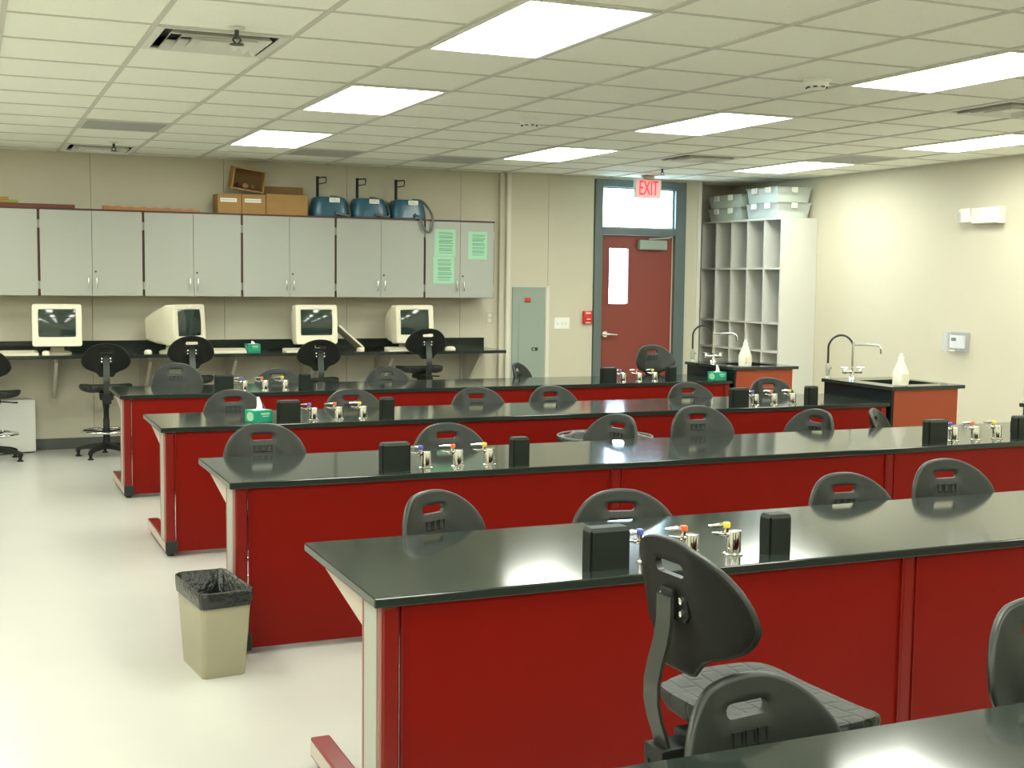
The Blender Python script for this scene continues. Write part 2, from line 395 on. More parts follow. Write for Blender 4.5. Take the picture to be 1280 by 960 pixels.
# exit sign
t = thing('exit_sign', 'white ceiling-mounted sign reading EXIT in red, before the transom', 'exit sign', (6.535, 11.62, H))
MB().lathe([(0.075, -0.002), (0.07, -0.022), (0.03, -0.03)], n=24).build('canopy', 'cream_dark', t, True)
bx(-0.155, 0.155, -0.022, 0.022, -0.225, -0.032, 0.006).build('housing', 'white_plastic', t)
bx(-0.135, 0.135, -0.0245, -0.021, -0.215, -0.042).build('face', 'exit_face', t)
tm = text_mesh('exit_letters', 'EXIT', 0.215, 'exit_red', 0.002)
o = put('letters', tm, t, (0, -0.027, -0.130), (PI/2, 0, 0)); o.scale = (0.52, 1.0, 1.0)

# ------------------------------------------------------------------ benches
HB, BD = 0.7356, 0.762
bench_y = {1: 9.203, 2: 7.178, 3: 5.176, 4: 3.164, 5: 1.137}
X0, X1 = 0.979, 6.055
blab = {1: 'farthest red lab bench with black top, nearest the computer counter', 2: 'red lab bench with black top and green tissue box, second from the back',
        3: 'red lab bench with black top, third from the back, behind the beige bin', 4: 'red lab bench with long black top right behind the front chair',
        5: 'black bench top in the bottom right corner, nearest the camera'}
slab_me = bx(X0, X1, 0, BD, HB-0.028, HB, 0.004).mesh('worktop', 'epoxy')
JX = [(1.0, 1), (2.757, 0), (4.365, 0), (5.985, 0)]     # leg frames along the bench
post_me = bx(0.004, 0.056, 0.016, 0.186, 0.03, HB-0.028, 0.008).mesh('post', 'red_trim')
insert_me = bx(-0.003, 0.006, 0.045, 0.158, 0.09, HB-0.03, 0.002).mesh('post_insert', 'post_grey')
post_glint_me = MB().cyl((0.004, 0.028, 0.09), (0.004, 0.028, HB-0.03), 0.008, n=8).cyl((0.004, 0.172, 0.09), (0.004, 0.172, HB-0.03), 0.008, n=8).mesh('post_glint', 'red_edge_glint')  # thin beads carrying the painted highlight along the post edges
gus_me = MB().prism([(0.186, HB-0.028), (0.186, HB-0.130), (0.215, HB-0.125), (0.60, HB-0.052), (0.62, HB-0.028)], 'x', 0.006, 0.040).mesh('bracket', 'alu')
short_foot_me = bx(0.002, 0.066, 0.02, 0.38, 0.022, 0.088, 0.005).mesh('foot', 'red_trim')
foot_me = bx(0.002, 0.066, 0.02, 0.775, 0.022, 0.088, 0.005).mesh('foot', 'red_trim')
cap_me = bx(0.0, 0.068, 0.004, 0.022, 0.020, 0.090, 0.003).mesh('end_cap', 'black_plastic')
glide_me = MB().cyl((0.034, 0.06, 0), (0.034, 0.06, 0.024), 0.02).cyl((0.034, 0.72, 0), (0.034, 0.72, 0.024), 0.02).mesh('glide', 'black_plastic')
short_glide_me = MB().cyl((0.034, 0.06, 0), (0.034, 0.06, 0.024), 0.02).cyl((0.034, 0.34, 0), (0.034, 0.34, 0.024), 0.02).mesh('glide', 'black_plastic')
foot_sheen_me = bx(-0.001, 0.0035, 0.03, 0.765, 0.034, 0.078, 0.001).mesh('foot_sheen', 'alu')  # pale plate puts the reflection on the red foot's side into colour
pan_me = {}
seams = [1.056, 2.752, 2.818, 4.360, 4.426, 5.98, 6.045]
for k, y in bench_y.items():
    t = thing('lab_bench', blab[k], 'lab bench', (0, y, 0), 0, 'red lab bench rows')
    put('worktop', slab_me, t)
    for x, first in JX:
        p = put('leg', post_me, t, (x, 0, 0))
        put('foot', foot_me if first else short_foot_me, p); put('bracket', gus_me, p); put('end_cap', cap_me, p); put('glide', glide_me if first else short_glide_me, p)
        put('post_glint', post_glint_me, p); put('post_insert', insert_me, p)
        if first: put('foot_sheen', foot_sheen_me, p)
    for a, c in ((1.060, 2.757), (2.813, 4.365), (4.421, 5.985)):
        bx(a+0.002, c-0.002, 0.020, 0.042, 0.028, HB-0.029, 0.002).build('front_panel', 'red', t)
        for xe in (a-0.001, c-0.003):
            bx(xe, xe+0.004, 0.012, 0.020, 0.09, HB-0.03).build('panel_bead', 'red_trim', t)
    b = MB()
    for a, c in ((1.06, 2.75), (2.82, 4.36), (4.43, 5.98)): b.box(a, c, 0.30, 0.34, HB-0.075, HB-0.0285)
    b.build('rail', 'post_grey', t)

# pedestals and gas turrets on the benches
def pedestal_meshes(w, d, h):
    body = MB(); r = [(w/2, d/2, 0), (w/2, d/2, h-0.012), (w/2-0.008, d/2-0.008, h)]
    rings = [[Vector((-a, -c, z)), Vector((a, -c, z)), Vector((a, c, z)), Vector((-a, c, z))] for a, c, z in r]
    body.loft(rings); body.bm.normal_update()
    bmesh.ops.bevel(body.bm, geom=[e for e in body.bm.edges if abs(e.verts[0].co.z-e.verts[1].co.z) > 0.05], offset=0.006, segments=2, affect='EDGES')
    return body.mesh('body', 'pedestal', True, 30)
ped_wide, ped_slim = pedestal_meshes(0.132, 0.060, 0.126), pedestal_meshes(0.082, 0.062, 0.126)
socket_me = MB().box(-0.036, 0.036, -0.003, 0, 0.03, 0.098, 0.002).mesh('socket_plate', 'black_plastic')
def turret_meshes(cap):
    cyl_ = MB().lathe([(0.031, 0), (0.031, 0.004), (0.0245, 0.007), (0.0242, 0.072), (0.0232, 0.076), (0.012, 0.077)], (-0.004, 0, 0), n=28).mesh('stem', 'chrome', True, 30)
    arm = MB().cyl((0, 0, 0.066), (-0.034, 0, 0.066), 0.010, 0.011, 14).cyl((-0.030, 0, 0.064), (-0.030, 0, 0.086), 0.0095, 0.0085, 14).mesh('valve_body', 'chrome', True, 30)
    noz = MB().tube([(-0.038, 0, 0.066), (-0.046, 0, 0.067), (-0.047, 0, 0.067), (-0.066, -0.002, 0.071), (-0.084, -0.004, 0.075)], [0.010, 0.010, 0.007, 0.0055, 0.0035], 12).mesh('nozzle', 'chrome', True, 30)
    lev = MB().tube([(-0.030, 0.0, 0.094), (-0.050, 0.004, 0.095), (-0.052, 0.004, 0.095), (-0.092, 0.008, 0.094)], [0.006, 0.006, 0.008, 0.004], 10).mesh('lever', 'chrome', True, 30)
    cp = MB().lathe([(0.010, 0.086), (0.0125, 0.090), (0.0125, 0.100), (0.010, 0.103)], (-0.030, 0, 0), 18).mesh('index_cap', cap, True, 30)
    return cyl_, arm, noz, lev, cp
tur = {c: turret_meshes(m) for c, m in (('blue', 'blue_cap'), ('orange', 'orange'), ('yellow', 'yellow'))}
bn = {1: 'the bench nearest the computers', 2: 'the second bench from the back', 3: 'the third bench from the back', 4: 'the bench behind the front chair'}
def cluster(k, x, side):
    y = bench_y[k]; where = 'on %s, %s end' % (bn[k], side)
    t = thing('service_pedestal', 'wide black pedestal box ' + where, 'pedestal box', (x, y+0.105, HB), 0, 'black bench pedestals')
    put('body', ped_wide, t); put('socket_plate', socket_me, t, (0, 0.0335, 0))
    for i, cname in enumerate(('blue', 'orange', 'yellow')):
        t = thing('gas_turret', 'chrome gas tap with %s cap %s' % (cname, where), 'gas tap', (x+0.160+0.154*i, y+0.135, HB), 0, 'chrome gas taps')
        for n, me in zip(('stem', 'valve_body', 'nozzle', 'lever', 'index_cap'), tur[cname]): put(n, me, t)
    t = thing('service_pedestal', 'slim black pedestal box ' + where, 'pedestal box', (x+0.603, y+0.110, HB), 0, 'black bench pedestals')
    put('body', ped_slim, t); put('socket_plate', socket_me, t, (0, 0.0345, 0))
for k in (1, 2, 3, 4):
    cluster(k, 1.724, 'left')
    cluster(k, {1: 4.90, 2: 4.845, 3: 4.765, 4: 4.77}[k], 'right')

# ------------------------------------------------------------------ sink islands
def spout(t, x, y, z):
    f = MB().lathe([(0.034, 0), (0.032, 0.010), (0.017, 0.020), (0.015, 0.060)], (x, y, z)).build('faucet', 'chrome', t, True)
    MB().cyl((x, y, z+0.05), (x, y, z+0.285), 0.0105).build('riser', 'chrome', f, True)
    MB().cyl((x-0.075, y, z+0.052), (x+0.075, y, z+0.052), 0.012).build('valve_bar', 'chrome', f, True)
    for s in (-1, 1):
        b = MB().lathe([(0.015, 0.04), (0.017, 0.052), (0.015, 0.075), (0.008, 0.085)], (x+s*0.075, y, z))
        b.tube([(x+s*0.075-0.028, y-0.01, z+0.082), (x+s*0.075+0.028, y+0.01, z+0.082)], 0.006, 8).tube([(x+s*0.075+0.01, y-0.028, z+0.082), (x+s*0.075-0.01, y+0.028, z+0.082)], 0.006, 8)
        b.build('cross_handle', 'chrome', f, True)
    MB().tube([(x, y, z+0.262), (x+0.05, y-0.03, z+0.264), (x+0.15, y-0.09, z+0.262), (x+0.172, y-0.103, z+0.252), (x+0.180, y-0.108, z+0.23), (x+0.180, y-0.108, z+0.195)], [0.010, 0.008, 0.008, 0.009, 0.010, 0.008], 10).build('spout', 'chrome', f, True)
    h = MB().tube([(x-0.165, y+0.09, z+0.10)] + [(x-0.165+0.083*(1-math.cos(a)), y+0.09*(1-a/PI), z+0.25+0.085*math.sin(a)) for a in [PI*i/12 for i in range(13)]], 0.0085, 8).build('drench_hose', 'steel_dark', t, True)
    MB().lathe([(0.024, 0), (0.022, 0.012), (0.015, 0.02), (0.018, 0.06), (0.021, 0.10), (0.012, 0.115)], (x-0.165, y+0.09, z)).build('spray_head', 'post_grey', h, True)
    bx(x-0.160, x-0.130, y+0.082, y+0.098, z+0.07, z+0.085, 0.003).build('trigger', 'panel_grey', h)
SX0, SX1, SZ, SD = 6.055, 6.725, 0.850, 0.80
slabels = {1: 'raised sink island beside the cubby shelf, at the end of the farthest bench', 2: 'raised sink island in front of the thermostat wall, fully in view', 3: 'raised sink island cut off by the right edge of the picture',
           4: 'raised sink island at the end of the bench behind the front chair, right of the picture'}
for k in (1, 2, 3):
    y = bench_y[k]
    t = thing('sink_island', slabels[k], 'sink', (0, y, 0), 0, 'raised sink islands')
    X = SX0; hx0, hx1, hy0, hy1 = X+0.16, SX1-0.10, 0.14, 0.56
    b = MB().box(X, hx0, -0.02, SD, SZ-0.026, SZ, 0.003).box(hx1, SX1, -0.02, SD, SZ-0.026, SZ, 0.003).box(hx0, hx1, -0.02, hy0, SZ-0.026, SZ, 0.003).box(hx0, hx1, hy1, SD, SZ-0.026, SZ, 0.003)
    b.build('worktop', 'epoxy', t)
    g = 0.012
    b = MB().box(hx0-g, hx0, hy0-g, hy1+g, SZ-0.22, SZ-0.026).box(hx1, hx1+g, hy0-g, hy1+g, SZ-0.22, SZ-0.026).box(hx0, hx1, hy0-g, hy0, SZ-0.22, SZ-0.026).box(hx0, hx1, hy1, hy1+g, SZ-0.22, SZ-0.026).box(hx0-g, hx1+g, hy0-g, hy1+g, SZ-0.235, SZ-0.22)
    bs = b.build('basin', 'black_matte', t)
    MB().lathe([(0.03, 0), (0.028, 0.004), (0.01, 0.004)], ((hx0+hx1)/2, (hy0+hy1)/2, SZ-0.22)).build('drain', 'chrome', bs, True)
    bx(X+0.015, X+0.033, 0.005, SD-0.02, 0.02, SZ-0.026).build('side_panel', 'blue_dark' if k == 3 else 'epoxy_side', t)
    bx(X+0.036, SX1-0.05, 0.002, 0.022, 0.10, SZ-0.026, 0.002).build('front_panel', 'sink_red_lit', t)
    bx(SX1-0.05, SX1-0.041, 0.002, SD-0.02, 0.02, SZ-0.026).build('edge_trim', 'brass_edge', t)
    bx(X+0.036, SX1-0.055, 0.05, 0.07, 0.0, 0.10).build('toe_kick', 'base_dark', t)
    bx(X+0.036, SX1-0.055, SD-0.04, SD-0.02, 0.02, SZ-0.026).build('back_panel', 'sink_red_lit', t)
    spout(t, X+0.10+0.115, 0.70 if k != 1 else 0.66, SZ)
for k, (bxx, byy), lb in ((1, (6.235, 0.09), 'white conical squeeze bottle on the sink island beside the cubby'), (2, (6.205, 0.075), 'white conical squeeze bottle on the sink island before the thermostat')):
    t = thing('squeeze_bottle', lb, 'bottle', (bxx, bench_y[k]+byy, SZ), 0, 'white squeeze bottles')
    MB().lathe([(0.052, 0), (0.056, 0.006), (0.056, 0.090), (0.052, 0.106), (0.027, 0.165), (0.020, 0.185)], n=28).build('body', 'bottle', t, True, ang=30)
    MB().lathe([(0.022, 0.183), (0.022, 0.205), (0.014, 0.209), (0.011, 0.225), (0.008, 0.235)], n=20).build('cap', 'white_plastic', t, True)
    bx(-0.030, 0.030, -0.0585, -0.048, 0.035, 0.085).build('paper_label', 'cream', t)

# ------------------------------------------------------------------ lab chairs
def back_outline(a):                       # distance from the slot centre (0, .222) to the outline along angle a
    pts = OUT; c = Vector((0, 0.222)); d = Vector((math.cos(a), math.sin(a))); best = 0.05
    for p, q in zip(pts, pts[1:]+pts[:1]):
        e = q-p; den = d.x*e.y-d.y*e.x
        if abs(den) < 1e-9: continue
        w = p-c; tt = (w.x*e.y-w.y*e.x)/den; uu = (w.x*d.y-w.y*d.x)/den
        if tt > 0 and -1e-6 <= uu <= 1+1e-6: best = max(best, tt)
    return best
half = [(0.055, 0.0), (0.061, 0.004), (0.068, 0.018), (0.081, 0.034), (0.106, 0.046), (0.140, 0.057), (0.170, 0.073), (0.190, 0.094)]
for i in range(17):
    a = PI/2*i/16; half.append((0.203*math.cos(a)**0.92 if a < PI/2-1e-6 else 0.0, 0.120+0.168*math.sin(a)))
OUT = [Vector(p) for p in half] + [Vector((-x, z)) for x, z in half[::-1][1:]]
def stadium(a, hw=0.053, hh=0.0148):
    c, s_ = math.cos(a), math.sin(a); core = hw-hh
    if abs(s_) > 1e-9:
        t = hh/abs(s_)
        if abs(t*c) <= core: return t
    A, B, Cc = 1, -2*core*abs(c), core*core-hh*hh
    return (-B+math.sqrt(max(0, B*B-4*A*Cc)))/2
def back_y(u, v):                          # shape of the sitter-side surface; +y is towards the sitter
    w = max(0.0, abs(u)-0.085); return 0.30*w + 1.6*w*w - 0.16*(v-0.1) + 0.9*max(0, 0.06-v)**2*-6
def back_mesh():
    n = 96; bm_ = MB(); ring_t = [0.0, 0.12, 0.3, 0.5, 0.68, 0.82, 0.92, 0.975, 1.0]
    angs = [2*PI*i/n for i in range(n)]
    F_, B_ = [], []
    for k, tt in enumerate(ring_t):
        f, b = [], []
        for a in angs:
            r0, r1 = stadium(a), back_outline(a); r = r0+(r1-r0)*tt
            u, v = math.cos(a)*r, 0.222+math.sin(a)*r
            th = 0.011
            if tt > 0.95: th = 0.0075 if tt < 0.99 else 0.003
            if tt == 0.0: th = 0.008
            y = back_y(u, v)
            f.append(Vector((u, y+th, v))); b.append(Vector((u, y-th, v)))
        F_.append(f); B_.append(b)
    rings = F_ + B_[::-1] + [F_[0]]
    V = [[bm_.bm.verts.new(p) for p in r] for r in rings[:-1]]
    m = len(V)
    for k in range(m):
        A, Bq = V[k], V[(k+1) % m]
        for i in range(n):
            j = (i+1) % n; f_ = bm_.bm.faces.new((A[i], A[j], Bq[j], Bq[i]))
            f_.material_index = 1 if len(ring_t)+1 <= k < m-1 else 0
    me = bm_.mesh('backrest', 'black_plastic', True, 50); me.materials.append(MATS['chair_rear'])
    return me
BACK = back_mesh()
rg = MB()
for x0, x1 in ((-0.045, -0.018), (-0.013, 0.013), (0.018, 0.045)):
    for z0, z1 in ((0.178, 0.184), (0.150, 0.156)):
        rg.box(x0, x1, 0.0, 0.0135, z0, z1, M=Matrix.Translation((0, back_y(0, (z0+z1)/2), 0)))
    rg.box(x0, x0+0.004, 0, 0.0135, 0.150, 0.184, M=Matrix.Translation((0, back_y(0, 0.167), 0)))
    rg.box(x1-0.004, x1, 0, 0.0135, 0.150, 0.184, M=Matrix.Translation((0, back_y(0, 0.167), 0)))
RIDGE = rg.mesh('grip_ridge', 'black_plastic')
def seat_mesh():
    m = MB(); n = 56; rings = []
    def pt(a, k, z):
        c, s_ = math.cos(a), math.sin(a); e = 2/3.4
        x = math.copysign(abs(c)**e, c)*0.222*k; y = math.copysign(abs(s_)**e, s_)*0.205*k
        x *= 1-0.16*max(0, -y/0.205)
        zz = z + 0.10*max(0, abs(x)-0.12)*0.5 + 0.30*max(0, -y-0.14) - 0.9*max(0, y-0.12)**2*5 - 0.012*math.exp(-(x*x+(y+0.04)**2)/0.02)
        return Vector((x, y, zz))
    A = [2*PI*i/n for i in range(n)]
    for k, z in ((0.80, -0.052), (0.93, -0.046), (0.985, -0.030), (1.0, -0.014), (0.985, -0.003), (0.95, 0.0), (0.8, 0.0), (0.6, 0.0), (0.4, 0.0), (0.2, 0.0)):
        rings.append([pt(a, k, z) for a in A])
    m.loft(rings); return m.mesh('seat', 'seat_quilt', True, 50)
SEAT = seat_mesh()
BAR = MB().bar([(-0.262, -0.075), (-0.270, -0.045), (-0.283, -0.01), (-0.292, 0.03), (-0.292, 0.07), (-0.284, 0.11), (-0.272, 0.15), (-0.265, 0.19), (-0.264, 0.22), (-0.264, 0.25)], 0.052, 0.008).mesh('back_bar', 'steel_dark', True, 30)
PLATE = MB().prism([(-0.05, 0.115), (-0.062, 0.13), (-0.055, 0.165), (-0.03, 0.185), (0.03, 0.185), (0.055, 0.165), (0.062, 0.13), (0.05, 0.115)], 'y', -0.022, -0.006).box(-0.022, 0.022, -0.036, -0.018, 0.120, 0.182, 0.004).mesh('mount_plate', 'black_matte')
BOLT = MB().lathe([(0.0085, 0), (0.008, 0.004), (0.004, 0.006)], n=12).mesh('bolt', 'chrome', True)
MECH = MB().box(-0.055, 0.055, -0.20, 0.09, -0.115, -0.055, 0.006).box(-0.036, 0.036, -0.286, -0.17, -0.140, -0.068, 0.004).cyl((-0.018, -0.285, -0.105), (-0.018, -0.289, -0.105), 0.006, n=8).cyl((0.018, -0.285, -0.105), (0.018, -0.289, -0.105), 0.006, n=8).tube([(0.05, 0.02, -0.09), (0.12, 0.03, -0.095), (0.17, 0.03, -0.10)], 0.006, 8).box(0.165, 0.205, 0.02, 0.04, -0.106, -0.094, 0.003).mesh('mechanism', 'black_matte')
PIST = MB().cyl((0, 0, -0.10), (0, 0, -0.20), 0.030, 0.028, 18).cyl((0, 0, -0.19), (0, 0, -0.36), 0.023, n=18).mesh('piston_sleeve', 'black_matte', True, 30)
COLM = MB().lathe([(0.045, 0.070), (0.045, 0.115), (0.030, 0.13), (0.027, 0.33), (0.024, 0.335)], n=20).mesh('column', 'black_matte', True, 30)
RING = MB().tube([(0.205*math.cos(2*PI*i/40), 0.205*math.sin(2*PI*i/40), 0.225) for i in range(40)], 0.0105, 10, True).mesh('foot_ring', 'chrome', True)
SPOKE = MB().cyl((0.026, 0, 0.215), (0.205, 0, 0.225), 0.008, n=8).mesh('ring_spoke', 'black_matte', True)
HUB = MB().cyl((0, 0, 0.195), (0, 0, 0.240), 0.036, n=18).mesh('ring_hub', 'black_matte', True, 30)
arm_ = MB(); rr = []
for r, z, w, h in ((0.03, 0.095, 0.028, 0.05), (0.10, 0.092, 0.026, 0.042), (0.19, 0.080, 0.022, 0.032), (0.245, 0.066, 0.019, 0.028), (0.262, 0.056, 0.017, 0.022)):
    rr.append([Vector((r, -w, z-h/2)), Vector((r, w, z-h/2)), Vector((r, w*0.7, z+h/2)), Vector((r, -w*0.7, z+h/2))])
ARM = arm_.loft(rr).mesh('base_arm', 'black_matte', True, 50)
GLIDE = MB().lathe([(0.026, 0.0), (0.026, 0.008), (0.014, 0.014), (0.013, 0.03), (0.017, 0.034), (0.017, 0.062)], (0.245, 0, 0), 14).mesh('glide', 'black_matte', True, 40)
nchair = [0]
def chair(x, y, top, face, label, group, a0=None, lean=0.0):
    """x, y: middle of the backrest; top: height of its upper edge; face: heading of the sitter (0 = +y, clockwise)."""
    sz = top-0.375; rz = -math.radians(face)
    cx, cy = x + 0.222*math.sin(math.radians(face)), y + 0.222*math.cos(math.radians(face))
    t = thing('lab_chair', label, 'chair', (cx, cy, 0), rz, group)
    put('seat', SEAT, t, (0, 0, sz))
    bk = put('backrest', BACK, t, (0, -0.222, sz+0.086), (lean, 0, 0))
    put('grip_ridge', RIDGE, bk); put('mount_plate', PLATE, bk)
    for u in (-0.034, 0.034):
        for v in (0.132, 0.158): put('bolt', BOLT, bk, (u, -0.022, v), (PI/2, 0, 0))
    put('back_bar', BAR, t, (0, 0, sz)); put('mechanism', MECH, t, (0, 0, sz)); put('piston_sleeve', PIST, t, (0, 0, sz))
    put('column', COLM, t); rg_ = put('foot_ring', RING, t); put('ring_hub', HUB, rg_)
    if a0 is None: a0 = random.uniform(0, 1.2)
    for k in range(3): put('ring_spoke', SPOKE, rg_, None, (0, 0, a0+0.3+2*PI*k/3))
    for k in range(5):
        ar = put('base_arm', ARM, t, None, (0, 0, a0+2*PI*k/5)); put('glide', GLIDE, ar)
    return t
g1, g2, g3, g4, g5, gw = ('chairs behind the farthest bench', 'chairs behind the second bench', 'chairs behind the third bench', 'chairs behind the bench with the front chair', 'chairs by the nearest bench', 'chairs at the computer counter')
B = 'black plastic lab chair '
for a in [
    (1.49, 10.05, 0.905, 176, B+'leftmost behind the farthest bench, with rounded back', g1),
    (2.294, 10.05, 0.850, 184, B+'behind the left gas taps of the farthest bench', g1),
    (3.208, 10.05, 0.848, 183, B+'third from the left behind the farthest bench', g1),
    (4.486, 10.21, 0.851, 134, B+'turned sideways before the grey electrical panel', g1),
    (5.744, 10.05, 1.004, 180, B+'raised high in front of the red door', g1),
    (1.545, 8.03, 0.866, 180, B+'behind the second bench, left of the green tissue box', g2),
    (2.321, 8.03, 0.853, 180, B+'behind the second bench, at its left gas taps', g2),
    (3.212, 8.03, 0.843, 186, B+'behind the second bench, just right of its slim left pedestal', g2),
    (3.776, 8.03, 0.841, 180, B+'behind the second bench, fourth from its left end', g2),
    (4.900, 8.03, 0.840, 184, B+'behind the second bench, left of its right gas taps', g2),
    (5.613, 8.03, 0.861, 184, B+'in front of the red face of the far sink island', g2),
    (1.302, 6.03, 0.877, 180, B+'leftmost behind the third bench, above the beige bin', g3, math.radians(36)),
    (2.250, 6.03, 0.847, 182, B+'behind the left gas taps of the third bench', g3),
    (3.293, 6.15, 0.850, 252, B+'turned to the left, half in front of the round black bin', g3),
    (3.749, 6.03, 0.894, 182, B+'behind the third bench, right of the round black bin', g3),
    (4.628, 6.15, 0.837, 262, B+'dark and turned left, behind the right part of the third bench', g3),
    (5.086, 6.14, 0.828, 140, B+'dark and turned right, in front of the nearer sink island', g3),
    (1.478, 4.07, 0.854, 154, B+'behind the front bench top, at its left end', g4),
    (2.192, 4.04, 0.822, 194, B+'behind the left gas taps of the front bench top', g4),
    (3.195, 4.03, 0.835, 184, B+'behind the front bench top, right of its slim pedestal', g4),
    (3.710, 4.03, 0.867, 186, B+'behind the front bench top, rightmost in view', g4),
    (1.385, 2.01, 0.823, 172, B+'nearest the camera, its back rising over the bottom right bench', g5),
    (2.150, 2.02, 0.905, 180, B+'cut off by the right edge of the picture', g5),
]: chair(*a)
chair(1.360, 2.235, 1.062, 87, 'black plastic lab chair standing free in front, back bracket and quilted seat showing', g5, lean=0.03)
for a in [
    (1.085, 11.22, 1.000, 4, B+'at the counter, its chrome foot ring and base showing', gw),
    (1.800, 11.22, 1.060, 2, B+'at the counter before the monitor turned sideways', gw),
    (2.945, 11.22, 1.020, 4, B+'at the counter before the third monitor', gw),
    (3.980, 11.22, 1.115, 2, B+'at the counter before the rightmost monitor, raised highest', gw),
    (0.125, 11.25, 0.965, 14, B+'cut off by the left edge of the picture', gw),
]: chair(*a)

# ------------------------------------------------------------------ computer counter and wall cabinets
ZC = 0.885
t = thing('wall_counter', 'long black computer counter with backsplash along the cabinet wall', 'counter', (0, 0, 0))
bx(XL+0.4, 4.885, YW-0.60, YW-0.003, ZC-0.03, ZC, 0.003).build('worktop', 'epoxy', t)
bx(XL+0.4, 4.88, YW-0.022, YW-0.003, ZC, ZC+0.098, 0.002).build('backsplash', 'epoxy', t)
for x in (-2.3, -1.55, -0.80, -0.05, 0.70, 1.49, 2.25, 3.00, 3.75, 4.66):
    p = MB().prism([(YW-0.004, ZC-0.031), (YW-0.004, ZC-0.42), (YW-0.05, ZC-0.42), (YW-0.46, ZC-0.075), (YW-0.46, ZC-0.031)], 'x', x-0.008, x+0.020).build('bracket', 'cream_dark', t)
    bx(x-0.035, x+0.047, YW-0.014, YW-0.004, ZC-0.46, ZC-0.031).build('bracket_plate', 'cream_dark', p)
CY0 = YW-0.33; CZ0, CZ1 = 1.392, 2.140
gaps = [-1.166, -0.29, 0.586, 1.462, 2.338, 3.223, 4.114, 4.852]
clab = {0: 'grey two-door wall cabinet beyond the left edge of the picture', 1: 'grey wall cabinet cut by the left edge, with a red board on top', 2: 'grey two-door wall cabinet under the end of the red board',
        3: 'grey two-door wall cabinet under the orange-brown plank, left of the boxes', 4: 'grey two-door wall cabinet under the cardboard boxes', 5: 'grey two-door wall cabinet under the blue machines', 6: 'grey two-door wall cabinet with green posters'}
hnd_me = MB().tube([(0, 0, 0), (0, -0.028, 0.004), (0, -0.030, 0.012), (0, -0.030, 0.083), (0, -0.028, 0.091), (0, 0, 0.095)], 0.0045, 8).mesh('handle', 'chrome', True)
hinge_me = MB().cyl((0, 0, 0), (0, 0, 0.07), 0.007, n=10).box(-0.008, 0.008, 0, 0.004, 0.0, 0.07).mesh('hinge', 'post_grey', True)
lock_me = MB().lathe([(0.009, 0), (0.008, 0.004), (0.003, 0.005)], n=12).mesh('lock', 'steel_dark', True)
for i, (a, c) in enumerate(zip(gaps, gaps[1:])):
    t = thing('wall_cabinet', clab[i], 'cabinet', (0, 0, 0), 0, 'grey wall cabinets')
    b = MB().box(a, a+0.018, CY0, YW-0.003, CZ0, CZ1).box(c-0.018, c, CY0, YW-0.003, CZ0, CZ1).box(a+0.018, c-0.018, CY0, YW-0.003, CZ0, CZ0+0.018).box(a+0.018, c-0.018, YW-0.012, YW-0.003, CZ0+0.018, CZ1-0.018).box(a+0.018, c-0.018, CY0, YW-0.012, CZ1-0.018, CZ1)
    b.build('carcass', 'cabinet', t)
    bx(a+0.001, c-0.001, CY0-0.019, YW-0.003, CZ1, CZ1+0.014).build('top_panel', 'cabinet_edge', t)
    bx(a, a+0.018, CY0-0.003, CY0, CZ0, CZ1).build('edge_band', 'cabinet_edge', t)
    bx(c-0.018, c, CY0-0.003, CY0, CZ0, CZ1).build('edge_band', 'cabinet_edge', t)
    m = (a+c)/2
    for x0, x1, hx, hinge in ((a+0.011, m-0.0015, m-0.035, a+0.009), (m+0.0015, c-0.011, m+0.035, c-0.009)):
        d = bx(x0, x1, CY0-0.022, CY0-0.004, CZ0+0.003, CZ1-0.003, 0.0015).build('door', 'cabinet', t)
        put('handle', hnd_me, d, (hx, CY0-0.021, CZ0+0.065))
        for z in (CZ0+0.06, CZ1-0.16): put('hinge', hinge_me, d, (hinge if hinge < m else hinge, CY0-0.010, z))
        if hx > m: put('lock', lock_me, d, (m+0.03, CY0-0.022, CZ0+0.215), (PI/2, 0, 0))
ZT = CZ1+0.0145
# posters
def poster(x0, x1, z0, z1, label, seed):
    rnd = random.Random(seed); y = CY0-0.0228
    p = tag(bx(x0, x1, y-0.0008, y, z0, z1).build('green_poster', 'paper_green'), label, 'poster', 'green notices on the cabinet')
    b = MB(); z = z1-0.02; w = x1-x0; run = 0
    while z > z0+0.035:
        if run == 0:
            run = rnd.choice((2, 3, 4)); z -= 0.010
        b.box(x0+0.20*w+rnd.uniform(0, 0.03)*w, x1-0.10*w-rnd.uniform(0, 0.10)*w, y-0.0012, y-0.0008, z-0.0045, z); z -= 0.0105; run -= 1
    b.build('printed_lines', 'print_green', p)
poster(4.212, 4.432, 1.800, 2.062, 'upper of the two green printed sheets on the left cabinet door', 1)
poster(4.203, 4.420, 1.533, 1.797, 'lower of the two green printed sheets on the left cabinet door', 2)
poster(4.566, 4.768, 1.775, 2.047, 'single green printed sheet on the right cabinet door', 3)

# things on top of the cabinets
tag(bx(-0.3, 0.895, 11.76, 11.86, ZT, ZT+0.034, 0.004).build('wooden_board', 'wood_red'), 'long dark red board lying on the leftmost cabinets', 'board')
tag(MB().box(0.05, 0.430, 11.77, 11.85, ZT+0.035, ZT+0.060, 0.004).build('wooden_strip', 'olive'), 'short olive strip lying on the dark red board', 'strip')
tag(MB().box(0.0, 0.355, 11.775, 11.84, ZT+0.061, ZT+0.085, 0.004).build('wooden_strip', 'wood_plank'), 'short light brown strip on top of the olive strip', 'strip')
rp = MB(); rings = []
for i in range(25):
    x = 1.125+0.845*i/24; hh = 0.038-0.012*i/24+0.004*math.sin(i*2.1)
    rings.append([Vector((x, 11.74, ZT)), Vector((x, 11.80, ZT)), Vector((x, 11.80, ZT+hh)), Vector((x, 11.742, ZT+hh*0.9))])
rp.loft(rings)
